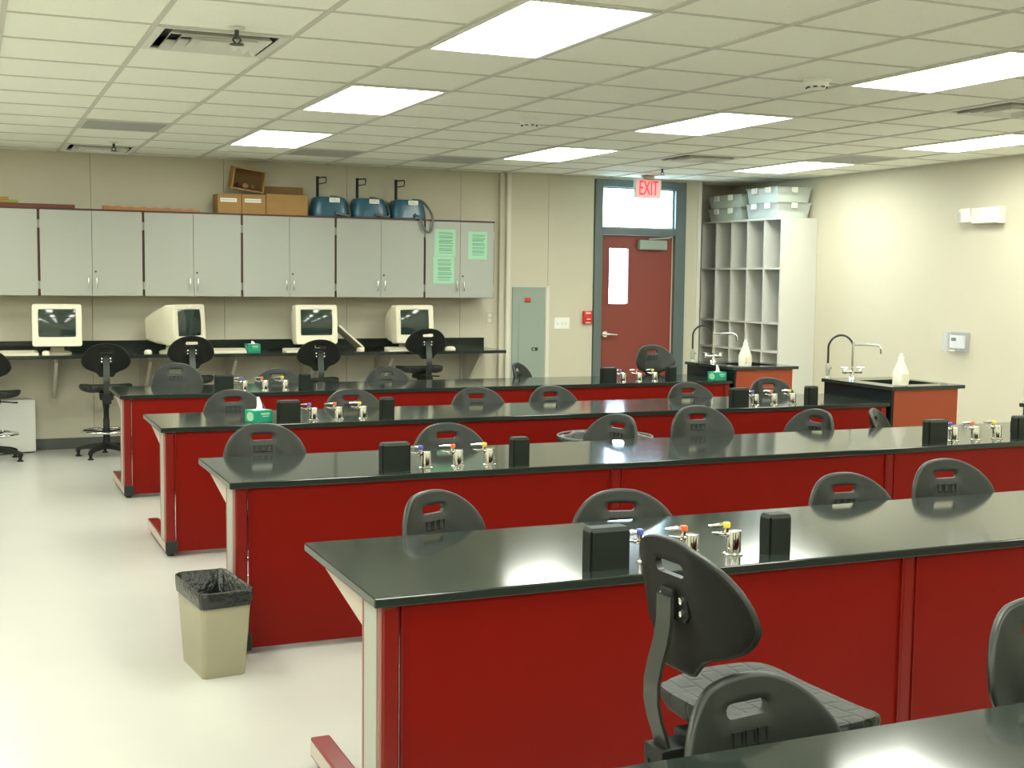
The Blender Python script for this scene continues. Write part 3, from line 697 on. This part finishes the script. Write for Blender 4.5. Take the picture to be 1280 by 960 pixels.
tag(rp.build('wooden_plank', 'wood_plank', None, True), 'rough orange-brown plank lying on the cabinet top left of the boxes', 'board')
def carton(x0, x1, y0, y1, z0, z1, label, strip, flap=False):
    t = thing('cardboard_box', label, 'box', ((x0+x1)/2, (y0+y1)/2, z0), 0, 'cardboard boxes on the cabinets')
    w, d, h = (x1-x0)/2, (y1-y0)/2, z1-z0; k = 0.004
    b = MB().box(-w, w, -d, -d+k, 0, h).box(-w, w, d-k, d, 0, h).box(-w, -w+k, -d+k, d-k, 0, h).box(w-k, w, -d+k, d-k, 0, h).box(-w+k, w-k, -d+k, d-k, 0, k)
    b.build('body', 'cardboard', t)
    if flap:
        bx(-w+0.01, w-0.01, 0, k, 0, 0.085).build('flap', 'cardboard_dark', t, loc=(0, d-0.10, h-0.005), rot=(0.15, 0, 0))
        bx(-w, w, -0.09, 0, 0, k).build('flap', 'cardboard', t, loc=(0, -d+0.10, h-0.002), rot=(0.05, 0, 0))
        bx(-0.08, 0, -d+0.06, d-0.06, 0, k).build('flap', 'cardboard_dark', t, loc=(w-0.01, 0, h+0.001), rot=(0, -0.12, 0))
    else:
        bx(-w, w, -d, -0.001, h, h+k).build('flap', 'cardboard', t); bx(-w, w, 0.001, d, h, h+k).build('flap', 'cardboard', t)
    if strip:
        s_ = bx(-0.085, 0.065, -d-0.0012, -d-0.0002, h*0.60, h*0.60+0.034).build('label_strip', 'tissue_white', t)
        b = MB(); x = -0.078
        while x < 0.055:
            q = random.uniform(0.008, 0.016); b.box(x, x+q, -d-0.0018, -d-0.0012, h*0.60+0.010, h*0.60+0.024); x += q+0.006
        b.build('printed_words', 'cream_dark', s_)
carton(2.130, 2.345, 11.735, 11.985, ZT, ZT+0.175, 'leftmost small cardboard box with a white label strip', True)
carton(2.350, 2.570, 11.735, 11.985, ZT, ZT+0.175, 'middle small cardboard box with a white label strip', True)
carton(2.575, 2.965, 11.735, 11.985, ZT, ZT+0.190, 'large cardboard box with an open flap, next to the blue machine', False, True)
# open box on its side
t = thing('open_box', 'tilted open wooden box lying on the small cardboard boxes', 'box', (2.405, 11.79, ZT+0.216), 0)
t.rotation_euler = (0.12, math.radians(8), 0)
w, h, d, k = 0.150, 0.200, 0.16, 0.012
MB().box(-w, -w+k, -0.03, d, 0, h).box(w-k, w, -0.03, d, 0, h).box(-w+k, w-k, -0.03, d, h-k, h).box(-w+k, w-k, -0.03, d, 0, k).build('sides', 'cardboard', t)
bx(-w+k, w-k, d-k, d, k, h-k).build('bottom', 'cardboard_dark', t)
Mt = Matrix.Translation((2.405, 11.79, ZT+0.216)) @ Matrix.Rotation(math.radians(8), 4, 'Y') @ Matrix.Rotation(0.12, 4, 'X')
for dx, r, m_, lb in ((-0.078, 0.027, 'purple', 'dark purple bundle inside the tilted open box'), (-0.012, 0.030, 'tan', 'tan crumpled lump in the middle of the tilted open box'), (0.052, 0.025, 'cardboard_dark', 'brown crumpled lump at the right inside the tilted open box')):
    b = MB(); r_ = bmesh.ops.create_icosphere(b.bm, subdivisions=2, radius=r)
    for v in r_['verts']: v.co = v.co*random.uniform(0.82, 1.15); v.co.z *= 0.8
    o = b.build('crumpled_bundle', m_, None, True); o.matrix_world = Mt @ Matrix.Translation((dx, 0.05, k+r*0.95)); tag(o, lb, 'bundle', 'bundles in the open box')

# blue machines
def blue_unit(x, label, hose):
    t = thing('blue_machine', label, 'lab machine', (x, 11.87, ZT), 0, 'blue machines on the cabinets')
    b = MB(); rings = []
    for k, z in ((0.98, 0), (1.0, 0.012), (0.97, 0.06), (0.90, 0.13), (0.86, 0.165), (0.80, 0.182), (0.70, 0.187)):
        rg_ = []
        for i in range(40):
            a = 2*PI*i/40; c, s_ = math.cos(a), math.sin(a); e = 0.5
            rg_.append(Vector((math.copysign(abs(c)**e, c)*0.180*k, math.copysign(abs(s_)**e, s_)*0.125*k + 0.0, z)))
        rings.append(rg_)
    b.loft(rings); b.build('body', 'blue_plastic', t, True, ang=45)
    MB().loft([[Vector((-0.085, -0.130, 0.012)), Vector((0.095, -0.130, 0.012)), Vector((0.095, -0.10, 0.012)), Vector((-0.085, -0.10, 0.012))],
               [Vector((-0.060, -0.122, 0.085)), Vector((0.070, -0.122, 0.085)), Vector((0.070, -0.09, 0.085)), Vector((-0.060, -0.09, 0.085))]]).build('front_boss', 'blue_plastic', t)
    lb = bx(0.0, 0.10, -0.1365, -0.1285, 0.115, 0.158).build('label_plate', 'tissue_white', t, rot=(-0.10, 0, 0), loc=(-0.02, 0.003, 0.008))
    b = MB()
    for j in range(3): b.box(0.015, 0.085-0.01*j, -0.1372, -0.1365, 0.126+0.009*j, 0.130+0.009*j)
    b.build('printed_lines', 'cream_dark', lb)
    MB().cyl((0.045, -0.125, 0.035), (0.045, -0.155, 0.03), 0.020, 0.014, 16).build('outlet', 'hose_grey', t, True)
    p = bx(-0.110, -0.086, 0.02, 0.044, 0.15, 0.385, 0.003).build('post', 'black_matte', t)
    MB().tube([(-0.09, 0.03, 0.372), (-0.018, 0.022, 0.380), (-0.014, 0.022, 0.372), (-0.018, 0.022, 0.326), (-0.09, 0.03, 0.312)], 0.006, 6).build('clamp_loop', 'black_matte', p)
    if hose == 2:
        pts = [(0.045, -0.155, 0.03), (0.060, -0.212, 0.02), (0.082, -0.214, -0.03), (0.115, -0.214, -0.10), (0.150, -0.214, -0.125), (0.185, -0.214, -0.11), (0.198, -0.214, -0.03), (0.193, -0.19, 0.05), (0.165, -0.10, 0.14), (0.12, -0.06, 0.185), (0.05, -0.02, 0.192)]
    else:
        pts = [(0.045, -0.150, 0.03), (0.10, -0.165, 0.014), (0.16, -0.155, 0.012), (0.185, -0.10, 0.03), (0.200, -0.02, 0.09), (0.17, 0.02, 0.16), (0.10, 0.03, 0.195), (0.03, 0.03, 0.20)]
    P = [Vector(q) for q in pts]; fine = []
    for i in range(len(P)-1):
        p0, p1, p2, p3 = P[max(i-1, 0)], P[i], P[i+1], P[min(i+2, len(P)-1)]
        for k in range(5):
            u = k/5; fine.append(0.5*((2*p1)+(p2-p0)*u+(2*p0-5*p1+4*p2-p3)*u*u+(3*p1-p0-3*p2+p3)*u**3))
    fine.append(P[-1]); MB().tube(fine, 0.011, 8).build('hose', 'hose_grey', t, True)
blue_unit(3.200, 'blue bench machine with black post, next to the large cardboard box', 0)
blue_unit(3.592, 'middle one of the three blue bench machines with black posts', 1)
blue_unit(3.985, 'blue bench machine whose grey hose hangs over the cabinet edge', 2)

# ------------------------------------------------------------------ computers
def rrect(w, h, r, cx, cz, y, n=5):
    P = []
    for sx, sz, a0 in ((1, 1, 0), (-1, 1, PI/2), (-1, -1, PI), (1, -1, 1.5*PI)):
        for i in range(n+1):
            a = a0+PI/2*i/n; P.append(Vector((cx+sx*(w/2-r)+r*math.cos(a), y, cz+sz*(h/2-r)+r*math.sin(a))))
    return P
def crt(x, y, rz, label):
    t = thing('crt_monitor', label, 'monitor', (x, y, ZC), rz, 'cream tube monitors')
    cz = 0.245
    body = MB().loft([rrect(0.405, 0.365, 0.02, 0, cz, -0.19), rrect(0.405, 0.365, 0.02, 0, cz, -0.10), rrect(0.385, 0.345, 0.03, 0, cz, -0.06), rrect(0.32, 0.29, 0.03, 0, cz-0.01, 0.08), rrect(0.24, 0.22, 0.03, 0, cz-0.02, 0.20), rrect(0.23, 0.21, 0.03, 0, cz-0.02, 0.215)], cap=True)
    TILT = (-0.06, 0, 0); body.build('case', 'cream', t, True, rot=TILT, ang=35)
    # bezel ring with recessed screen
    o_, i_ = rrect(0.407, 0.367, 0.022, 0, cz, -0.19), rrect(0.312, 0.245, 0.010, 0, cz+0.018, -0.205)
    i2 = rrect(0.300, 0.233, 0.008, 0, cz+0.018, -0.193)
    oo = rrect(0.399, 0.359, 0.02, 0, cz, -0.208)
    b = MB(); V = [[b.bm.verts.new(p) for p in r] for r in (o_, oo, i_, i2)]
    n = len(o_)
    for A, Bq in zip(V, V[1:]):
        for k in range(n):
            j = (k+1) % n; b.bm.faces.new((A[k], A[j], Bq[j], Bq[k]))
    bz = b.build('bezel', 'cream', t, True, rot=TILT, ang=25)
    bx(-0.022, 0.022, -0.212, -0.206, cz+0.152, cz+0.166, 0.002).build('badge', 'white_plastic', bz)
    MB().cyl((0.13, -0.206, cz-0.145), (0.13, -0.212, cz-0.145), 0.008, n=12).build('power_button', 'keypad', bz)
    # bulged glass
    b = MB(); nx, nz = 12, 10; g = []
    for iz in range(nz+1):
        row = []
        for ix in range(nx+1):
            u, v = ix/nx*2-1, iz/nz*2-1
            row.append(b.bm.verts.new((u*0.152, -0.1935-0.020*(1-0.62*u*u-0.38*v*v), cz+0.018+v*0.118)))
        g.append(row)
    for iz in range(nz):
        for ix in range(nx): b.bm.faces.new((g[iz][ix], g[iz][ix+1], g[iz+1][ix+1], g[iz+1][ix]))
    b.build('screen', 'screen', t, True, rot=TILT, ang=60)
    MB().loft([rrect(0.10, 0.02, 0.005, 0, 0, 0)] and [[Vector((0.12*math.cos(a)*k, 0.02+0.115*math.sin(a)*k, z)) for a in (2*PI*i/28 for i in range(28))] for k, z in ((1, 0), (1, 0.010), (0.85, 0.020), (0.5, 0.028), (0.45, 0.062))]).build('stand', 'cream', t, True, ang=40)
    return t
crt(0.725, 11.72, math.radians(-3), 'cream tube monitor at the left, facing the camera squarely')
crt(1.720, 11.70, math.radians(40), 'cream tube monitor turned to the right, its bulky back showing')
crt(2.985, 11.72, math.radians(4), 'cream tube monitor above the third counter chair, keyboard leaning beside it')
crt(3.935, 11.72, math.radians(9), 'cream tube monitor nearest the grey electrical panel')
def keyboard(x, y, rz, label, tilt=None, w=0.40):
    t = thing('keyboard', label, 'keyboard', (x, y, ZC), rz, 'cream keyboards')
    if tilt: t.rotation_euler = tilt[0]; t.location = tilt[1]
    MB().loft([[Vector((-w/2, -0.075, 0)), Vector((w/2, -0.075, 0)), Vector((w/2, 0.075, 0)), Vector((-w/2, 0.075, 0))],
               [Vector((-w/2, -0.075, 0.014)), Vector((w/2, -0.075, 0.014)), Vector((w/2, 0.075, 0.034)), Vector((-w/2, 0.075, 0.034))]]).build('case', 'cream', t)
    b = MB(); n = int(w/0.021)
    for r in range(5):
        for k in range(n):
            x_, y_ = -w/2+0.012+k*(w-0.024)/n, -0.060+r*0.025
            z_ = 0.014+0.020*(y_+0.085)/0.15
            b.box(x_, x_+0.016, y_, y_+0.020, z_, z_+0.007)
    o = b.build('keys', 'keypad', t); o['kind'] = 'stuff'
keyboard(0.36, 11.60, 0.03, 'cream keyboard at the left edge, before the leftmost monitor')
keyboard(2.150, 11.62, -0.05, 'cream keyboard left of the tissue box on the computer counter')
keyboard(2.870, 11.525, 0.04, 'cream keyboard lying flat before the third monitor', None, 0.36)
keyboard(3.31, 11.64, 0, 'cream keyboard leaning against the right side of the third monitor', ((0.0, math.radians(38), 0.3), (3.340, 11.70, ZC+0.125)), 0.36)
keyboard(3.860, 11.53, 0.0, 'cream keyboard before the rightmost monitor', None, 0.36)
def mouse(x, y, rz, label):
    t = thing('computer_mouse', label, 'mouse', (x, y, ZC), rz, 'computer mice')
    b = MB(); rings = []
    for k, z in ((0.95, 0), (1, 0.008), (0.95, 0.022), (0.75, 0.033), (0.4, 0.038)):
        rings.append([Vector((0.032*k*math.cos(a), 0.055*k*math.sin(a), z)) for a in (2*PI*i/20 for i in range(20))])
    b.loft(rings); b.build('shell', 'cream', t, True, ang=60)
    bx(-0.027, 0.027, -0.002, 0.0, 0.018, 0.0345).build('button_split', 'cream_dark', t)
mouse(0.62, 11.53, 0.1, 'cream mouse right of the keyboard at the left edge')
mouse(1.470, 11.52, 0.2, 'cream mouse left of the chair before the turned monitor')
mouse(3.420, 11.53, 0.2, 'cream mouse at the foot of the leaning keyboard')
mouse(4.330, 11.54, 0.9, 'cream mouse right of the raised counter chair')
def cable(pts, label):
    tag(MB().tube(pts, 0.005, 6).build('cable', 'black_matte', None, True), label, 'cable', 'cables behind the monitors')
cable([(1.42, 11.86, ZC+0.006), (1.48, 11.80, ZC+0.04), (1.54, 11.70, ZC+0.04), (1.56, 11.62, ZC+0.02), (1.57, 11.58, ZC+0.006)], 'black cable drooping under the turned monitor')
cable([(2.62, 11.84, ZC+0.006), (2.70, 11.74, ZC+0.03), (2.76, 11.67, ZC+0.03), (2.80, 11.64, ZC+0.006)], 'black cable left of the third monitor stand')
cable([(3.60, 11.84, ZC+0.006), (3.70, 11.74, ZC+0.03), (3.74, 11.67, ZC+0.03), (3.76, 11.64, ZC+0.006)], 'black cable left of the rightmost monitor stand')

# tissue boxes
def tissue(x, y, z, rz, label, tall):
    t = thing('tissue_box', label, 'tissue box', (x, y, z), rz, 'green tissue boxes')
    w, d, h = 0.060, 0.055, 0.070
    bx(-w, w, -d, d, 0, h, 0.002).build('carton', 'tissue_green', t)
    MB().prism([(0.042*math.cos(a), 0.022*math.sin(a)) for a in (2*PI*i/24 for i in range(24))], 'z', h, h+0.0008).build('opening', 'tissue_white', t)
    MB().prism([(-0.004+0.038*math.cos(a), h*0.48+0.027*math.sin(a)) for a in (2*PI*i/24 for i in range(24))], 'x', -w-0.0008, -w-0.0002).build('printed_oval', 'paper_green', t)
    b = MB().box(-0.02, 0.04, -d-0.0008, -d-0.0002, 0.044, 0.056).box(-0.01, 0.035, -d-0.0008, -d-0.0002, 0.032, 0.038)
    b.build('printed_words', 'paper_green', t)
    b = MB(); rings = []
    for i, z_ in enumerate([h-0.005, h+0.02*tall, h+0.045*tall, h+0.075*tall]):
        s_ = (0.020, 0.016, 0.013, 0.008)[i]; off = (0, 0.004, 0.001, -0.006)[i]
        rings.append([Vector((off+s_*math.cos(a)*(1+0.25*math.cos(3*a)), 0.6*s_*math.sin(a)*(1+0.25*math.cos(3*a+i)), z_)) for a in (2*PI*k/18 for k in range(18))])
    b.loft(rings); b.build('tissue', 'tissue_white', t, True, ang=60)
tissue(2.440, 11.74, ZC, 0.1, 'green tissue box on the computer counter between keyboard and monitor', 0.35)
tissue(1.560, bench_y[2]+0.16, HB, 0.35, 'green tissue box with a tall tissue on the second bench, left of a pedestal', 1.0)
tissue(5.960, bench_y[1]+0.10, HB, 0.12, 'green tissue box against the far sink island', 0.8)

# ------------------------------------------------------------------ things on the walls
def plate(t, w, h, m='white_plastic', y=0.0):
    return bx(-w/2, w/2, y-0.006, y, -h/2, h/2, 0.002).build('cover_plate', m, t)
t = thing('electrical_panel', 'tall grey-green electrical panel on the wall left of the light switches', 'electrical panel', (5.347, YD, 0.95))
bx(-0.185, 0.185, -0.014, -0.001, -0.58, 0.553, 0.003).build('cover', 'panel_grey', t)
dd = bx(-0.115, 0.155, -0.019, -0.014, -0.45, 0.395, 0.002).build('door', 'panel_grey', t)
lt = bx(0.035, 0.105, -0.026, -0.019, -0.105, -0.070, 0.003).build('latch', 'steel_dark', dd)
bx(0.045, 0.068, -0.029, -0.026, -0.098, -0.078).build('latch_key', 'panel_grey', lt)
bx(-0.050, 0.020, -0.0155, -0.014, 0.405, 0.445).build('warning_label', 'alarm_red', t)
bx(-0.050, 0.020, -0.0158, -0.0142, 0.396, 0.410).build('label_text', 'dark_print', t)
t = thing('light_switch', 'white three-gang light switch plate between panel and fire alarm', 'light switch', (5.735, YD, 1.130))
plate(t, 0.175, 0.118)
for k in (-1, 0, 1):
    bx(k*0.046-0.006, k*0.046+0.006, -0.018, -0.006, -0.014, 0.010, 0.002).build('toggle', 'white_plastic', t)
t = thing('fire_alarm_pull', 'red fire alarm pull station beside the door frame', 'fire alarm', (6.022, YD, 1.190))
bx(-0.048, 0.048, -0.045, -0.001, -0.070, 0.070, 0.008).build('body', 'alarm_red', t)
bx(-0.036, 0.036, -0.056, -0.044, -0.035, 0.005, 0.004).build('pull_handle', 'alarm_red', t)
MB().box(-0.030, 0.030, -0.0465, -0.045, 0.040, 0.052).box(-0.022, 0.022, -0.0575, -0.056, -0.022, -0.012).box(-0.028, 0.028, -0.0465, -0.045, -0.060, -0.050).build('lettering', 'white_plastic', t)
t = thing('wall_outlet', 'cream power outlet on the wall at the right end of the counter', 'outlet', (4.948, YW, 1.185))
plate(t, 0.075, 0.118, 'cream_dark')
for z in (-0.026, 0.026):
    o = MB().cyl((0, -0.006, z), (0, -0.009, z), 0.017, n=18).build('socket', 'cream', t)
    MB().box(-0.008, -0.005, -0.0098, -0.009, z-0.004, z+0.006).box(0.005, 0.008, -0.0098, -0.009, z-0.004, z+0.006).build('slot', 'dark_print', o)
t = thing('thermostat', 'white thermostat under a clear guard on the right wall', 'thermostat', (XR, 8.69, 1.075), -PI/2)
plate(t, 0.27, 0.175, 'clear_guard', 0.0).name = 'guard_base'
bx(-0.085, 0.085, -0.035, -0.006, -0.055, 0.060, 0.005).build('body', 'white_plastic', t)
bx(-0.060, 0.0, -0.0365, -0.035, 0.010, 0.038).build('display', 'dark_print', t)
b = MB().box(-0.130, -0.126, -0.075, -0.006, -0.085, 0.085).box(0.126, 0.130, -0.075, -0.006, -0.085, 0.085).box(-0.126, 0.126, -0.075, -0.006, 0.081, 0.085).box(-0.126, 0.126, -0.075, -0.006, -0.085, -0.081).box(-0.126, 0.126, -0.075, -0.071, -0.081, 0.081)
b.build('guard', 'clear_guard', t)
bx(-0.035, 0.035, -0.080, -0.076, -0.080, -0.066, 0.001).build('guard_lock', 'cream', t)
t = thing('emergency_light', 'white emergency light unit high on the right wall', 'emergency light', (XR, 8.40, 2.180), -PI/2)
bx(-0.12, 0.20, -0.085, -0.001, -0.070, 0.062, 0.006).build('battery_case', 'white_plastic', t)
bx(0.185, 0.201, -0.080, -0.004, -0.074, 0.066, 0.003).build('end_cap', 'white_plastic', t)
h_ = bx(-0.055, 0.055, -0.04, 0.045, -0.060, 0.060, 0.010).build('lamp_head', 'white_plastic', t, loc=(-0.195, -0.085, 0), rot=(0.12, 0, -0.55))
MB().cyl((0, -0.040, 0), (0, -0.046, 0), 0.045, n=24).build('lamp_lens', 'clear_guard', h_)
MB().cyl((-0.15, -0.05, 0), (-0.115, -0.05, 0), 0.014).build('lamp_neck', 'white_plastic', t)

# ------------------------------------------------------------------ cubby shelf and bins
KX, KY0, KY1, KZ = 7.625, 10.77, 12.30, 2.245
t = thing('cubby_shelf', 'tall pale grey cubby shelf with five columns against the right wall', 'shelf', (0, 0, 0))
k = 0.019
bx(KX, XR-0.004, KY0, KY0+k, 0, KZ).build('side_panel', 'cubby', t); bx(KX, XR-0.004, KY1-k, KY1, 0, KZ).build('side_panel', 'cubby', t)
bx(XR-0.016, XR-0.004, KY0+k, KY1-k, 0.08, KZ-k).build('back_panel', 'cubby', t)
bx(KX, XR-0.004, KY0+k, KY1-k, KZ-k, KZ).build('top_panel', 'cubby', t)
bx(KX+0.03, XR-0.02, KY0+k, KY1-k, 0, 0.08).build('plinth', 'cubby', t)
for i in range(1, 5):
    y = KY0+(KY1-KY0)*i/5; bx(KX+0.001, XR-0.016, y-k/2, y+k/2, 0.08, KZ-k).build('divider', 'cubby', t)
for z in (0.08, 0.47, 0.855, 1.150, 1.715):
    for i in range(5):
        y0 = KY0+(KY1-KY0)*i/5+(k if i == 0 else k/2); y1 = KY0+(KY1-KY0)*(i+1)/5-(k if i == 4 else k/2)
        bx(KX+0.003, XR-0.016, y0, y1, z, z+k).build('shelf_board', 'cubby', t)
def bin_(x0, x1, y0, y1, z, h, label, lb2, fill):
    t = thing('plastic_bin', label, 'bin', ((x0+x1)/2, (y0+y1)/2, z), 0, 'clear plastic bins on the cubby')
    w, d = (x1-x0)/2, (y1-y0)/2
    def R(w_, d_, z_): return [Vector((-w_, -d_, z_)), Vector((w_, -d_, z_)), Vector((w_, d_, z_)), Vector((-w_, d_, z_))]
    rr = [R(w-0.03, d-0.03, 0.003), R(w-0.028, d-0.028, 0.0), R(w-0.010, d-0.010, h-0.02), R(w-0.014, d-0.014, h-0.02), R(w-0.032, d-0.032, 0.004)]
    b = MB(); b.loft(rr, cap=False)
    b.loft([R(w-0.032, d-0.032, 0.0), R(w-0.032, d-0.032, 0.004)])
    b.build('tub', 'clear_plastic', t)
    MB().box(-w, w, -d, d, h-0.022, h-0.003, 0.005).build('lid', 'clear_plastic', t)
    for s_ in (-1, 1):
        bx(-w-0.012, -w+0.006, s_*d*0.42-0.045, s_*d*0.42+0.045, h-0.065, h-0.004, 0.004).build('latch', 'white_plastic', t)
        bx(s_*w*0.0-0.035, s_*w*0.0+0.035, s_*d-0.008, s_*d+0.010, h-0.060, h-0.004, 0.004).build('latch', 'white_plastic', t)
    tag(bx((x0+x1)/2-w+0.05, (x0+x1)/2+w-0.05, (y0+y1)/2-d+0.05, (y0+y1)/2+d-0.05, z+0.005, z+0.005+fill, 0.004).build('paper_stack', 'paper'), lb2, 'paper stack', 'papers in the bins')
bh = 0.158
bin_(7.60, 8.03, 10.83, 11.40, KZ+0.001, bh, 'lower clear bin at the near end of the cubby top', 'pale papers in the lower near bin', 0.06)
bin_(7.60, 8.03, 10.83, 11.40, KZ+0.002+bh, bh, 'upper clear bin at the near end of the cubby top', 'pale papers in the upper near bin', 0.07)
bin_(7.62, 8.03, 11.52, 12.18, KZ+0.001, bh*0.88, 'lower clear bin at the far end of the cubby top', 'pale papers in the lower far bin', 0.09)
bin_(7.62, 8.03, 11.52, 12.18, KZ+0.002+bh*0.88, bh*0.88, 'upper clear bin at the far end of the cubby top', 'pale papers in the upper far bin', 0.09)

# ------------------------------------------------------------------ bins on the floor, white case
def rr2(w, d, r, z, n=4):
    P = []
    for sx, sy, a0 in ((1, 1, 0), (-1, 1, PI/2), (-1, -1, PI), (1, -1, 1.5*PI)):
        for i in range(n+1):
            a = a0+PI/2*i/n; P.append(Vector((sx*(w/2-r)+r*math.cos(a), sy*(d/2-r)+r*math.sin(a), z)))
    return P
t = thing('waste_bin', 'beige rectangular waste bin with black liner beside the third bench', 'waste bin', (0.893, 5.085, 0), math.radians(6))
hh = 0.345
MB().loft([rr2(0.172, 0.300, 0.02, 0.0), rr2(0.176, 0.304, 0.02, 0.006), rr2(0.204, 0.392, 0.025, hh), rr2(0.196, 0.384, 0.023, hh), rr2(0.168, 0.296, 0.02, 0.010)]).build('tub', 'can_beige', t, True, ang=50)
b = MB(); n = 20
def wob(P, s_, dz, seed):
    r = random.Random(seed); return [p + Vector((r.uniform(-s_, s_), r.uniform(-s_, s_), r.uniform(-dz, dz))) for p in P]
def fine_rr(w, d, r, z): return rr2(w, d, r, z, 9)
rings = [wob(fine_rr(a_, b_, r_, z_), j1, j2, q_) for a_, b_, r_, z_, j1, j2, q_ in ((0.208, 0.396, 0.03, hh-0.055, 0.0022, 0.006, 1), (0.214, 0.404, 0.03, hh-0.03, 0.002, 0.002, 2), (0.218, 0.410, 0.032, hh+0.006, 0.002, 0.003, 3), (0.212, 0.402, 0.03, hh+0.012, 0.0015, 0.002, 4), (0.190, 0.376, 0.025, hh+0.002, 0.0015, 0.003, 5), (0.178, 0.345, 0.022, hh-0.12, 0.004, 0.004, 6), (0.158, 0.28, 0.02, 0.05, 0.003, 0.006, 7))]
b.loft(rings, cap=False); b.bm.faces.new([v for v in list(b.bm.verts)[-40:]])
b.build('bin_liner', 'bag_black', t, True, ang=70)
t = thing('round_bin', 'large round black bin with liner between the second and third benches', 'waste bin', (3.470, 6.62, 0))
MB().loft([[Vector((r*math.cos(a), r*math.sin(a), z)) for a in (2*PI*i/40 for i in range(40))] for r, z in ((0.205, 0), (0.21, 0.01), (0.255, 0.60), (0.272, 0.605), (0.276, 0.64), (0.268, 0.645), (0.250, 0.63), (0.20, 0.015))]).build('tub', 'black_plastic', t, True)
b = MB(); rings = []
for j, (r, z) in enumerate(((0.279, 0.57), (0.283, 0.62), (0.284, 0.653), (0.276, 0.662), (0.245, 0.65), (0.232, 0.45), (0.20, 0.10))):
    q = random.Random(j+50); rings.append([Vector(((r+q.uniform(-0.004, 0.004))*math.cos(a), (r+q.uniform(-0.004, 0.004))*math.sin(a), z+q.uniform(-0.006, 0.006))) for a in (2*PI*i/40 for i in range(40))])
b.loft(rings, cap=False); b.bm.faces.new([v for v in list(b.bm.verts)[-40:]])
b.build('bin_liner', 'bag_black', t, True, ang=70)
MB().tube([(0.282*math.cos(2*PI*i/40), 0.282*math.sin(2*PI*i/40), 0.664) for i in range(40)], 0.005, 6, True).build('rim_band', 'hose_grey', t, True)
t = thing('floor_case', 'white boxy case on the floor under the counter at the left edge', 'case', (0.17, 11.865, 0), math.radians(17))
bx(-0.40, 0.36, -0.10, 0.05, 0.012, 0.475, 0.006).build('shell', 'white_plastic', t)
bx(-0.39, 0.35, -0.104, -0.10, 0.03, 0.455, 0.002).build('front_panel', 'white_plastic', t)
MB().box(-0.38, -0.34, -0.09, 0.04, 0, 0.013).box(0.30, 0.34, -0.09, 0.04, 0, 0.013).build('foot_rail', 'base_dark', t)
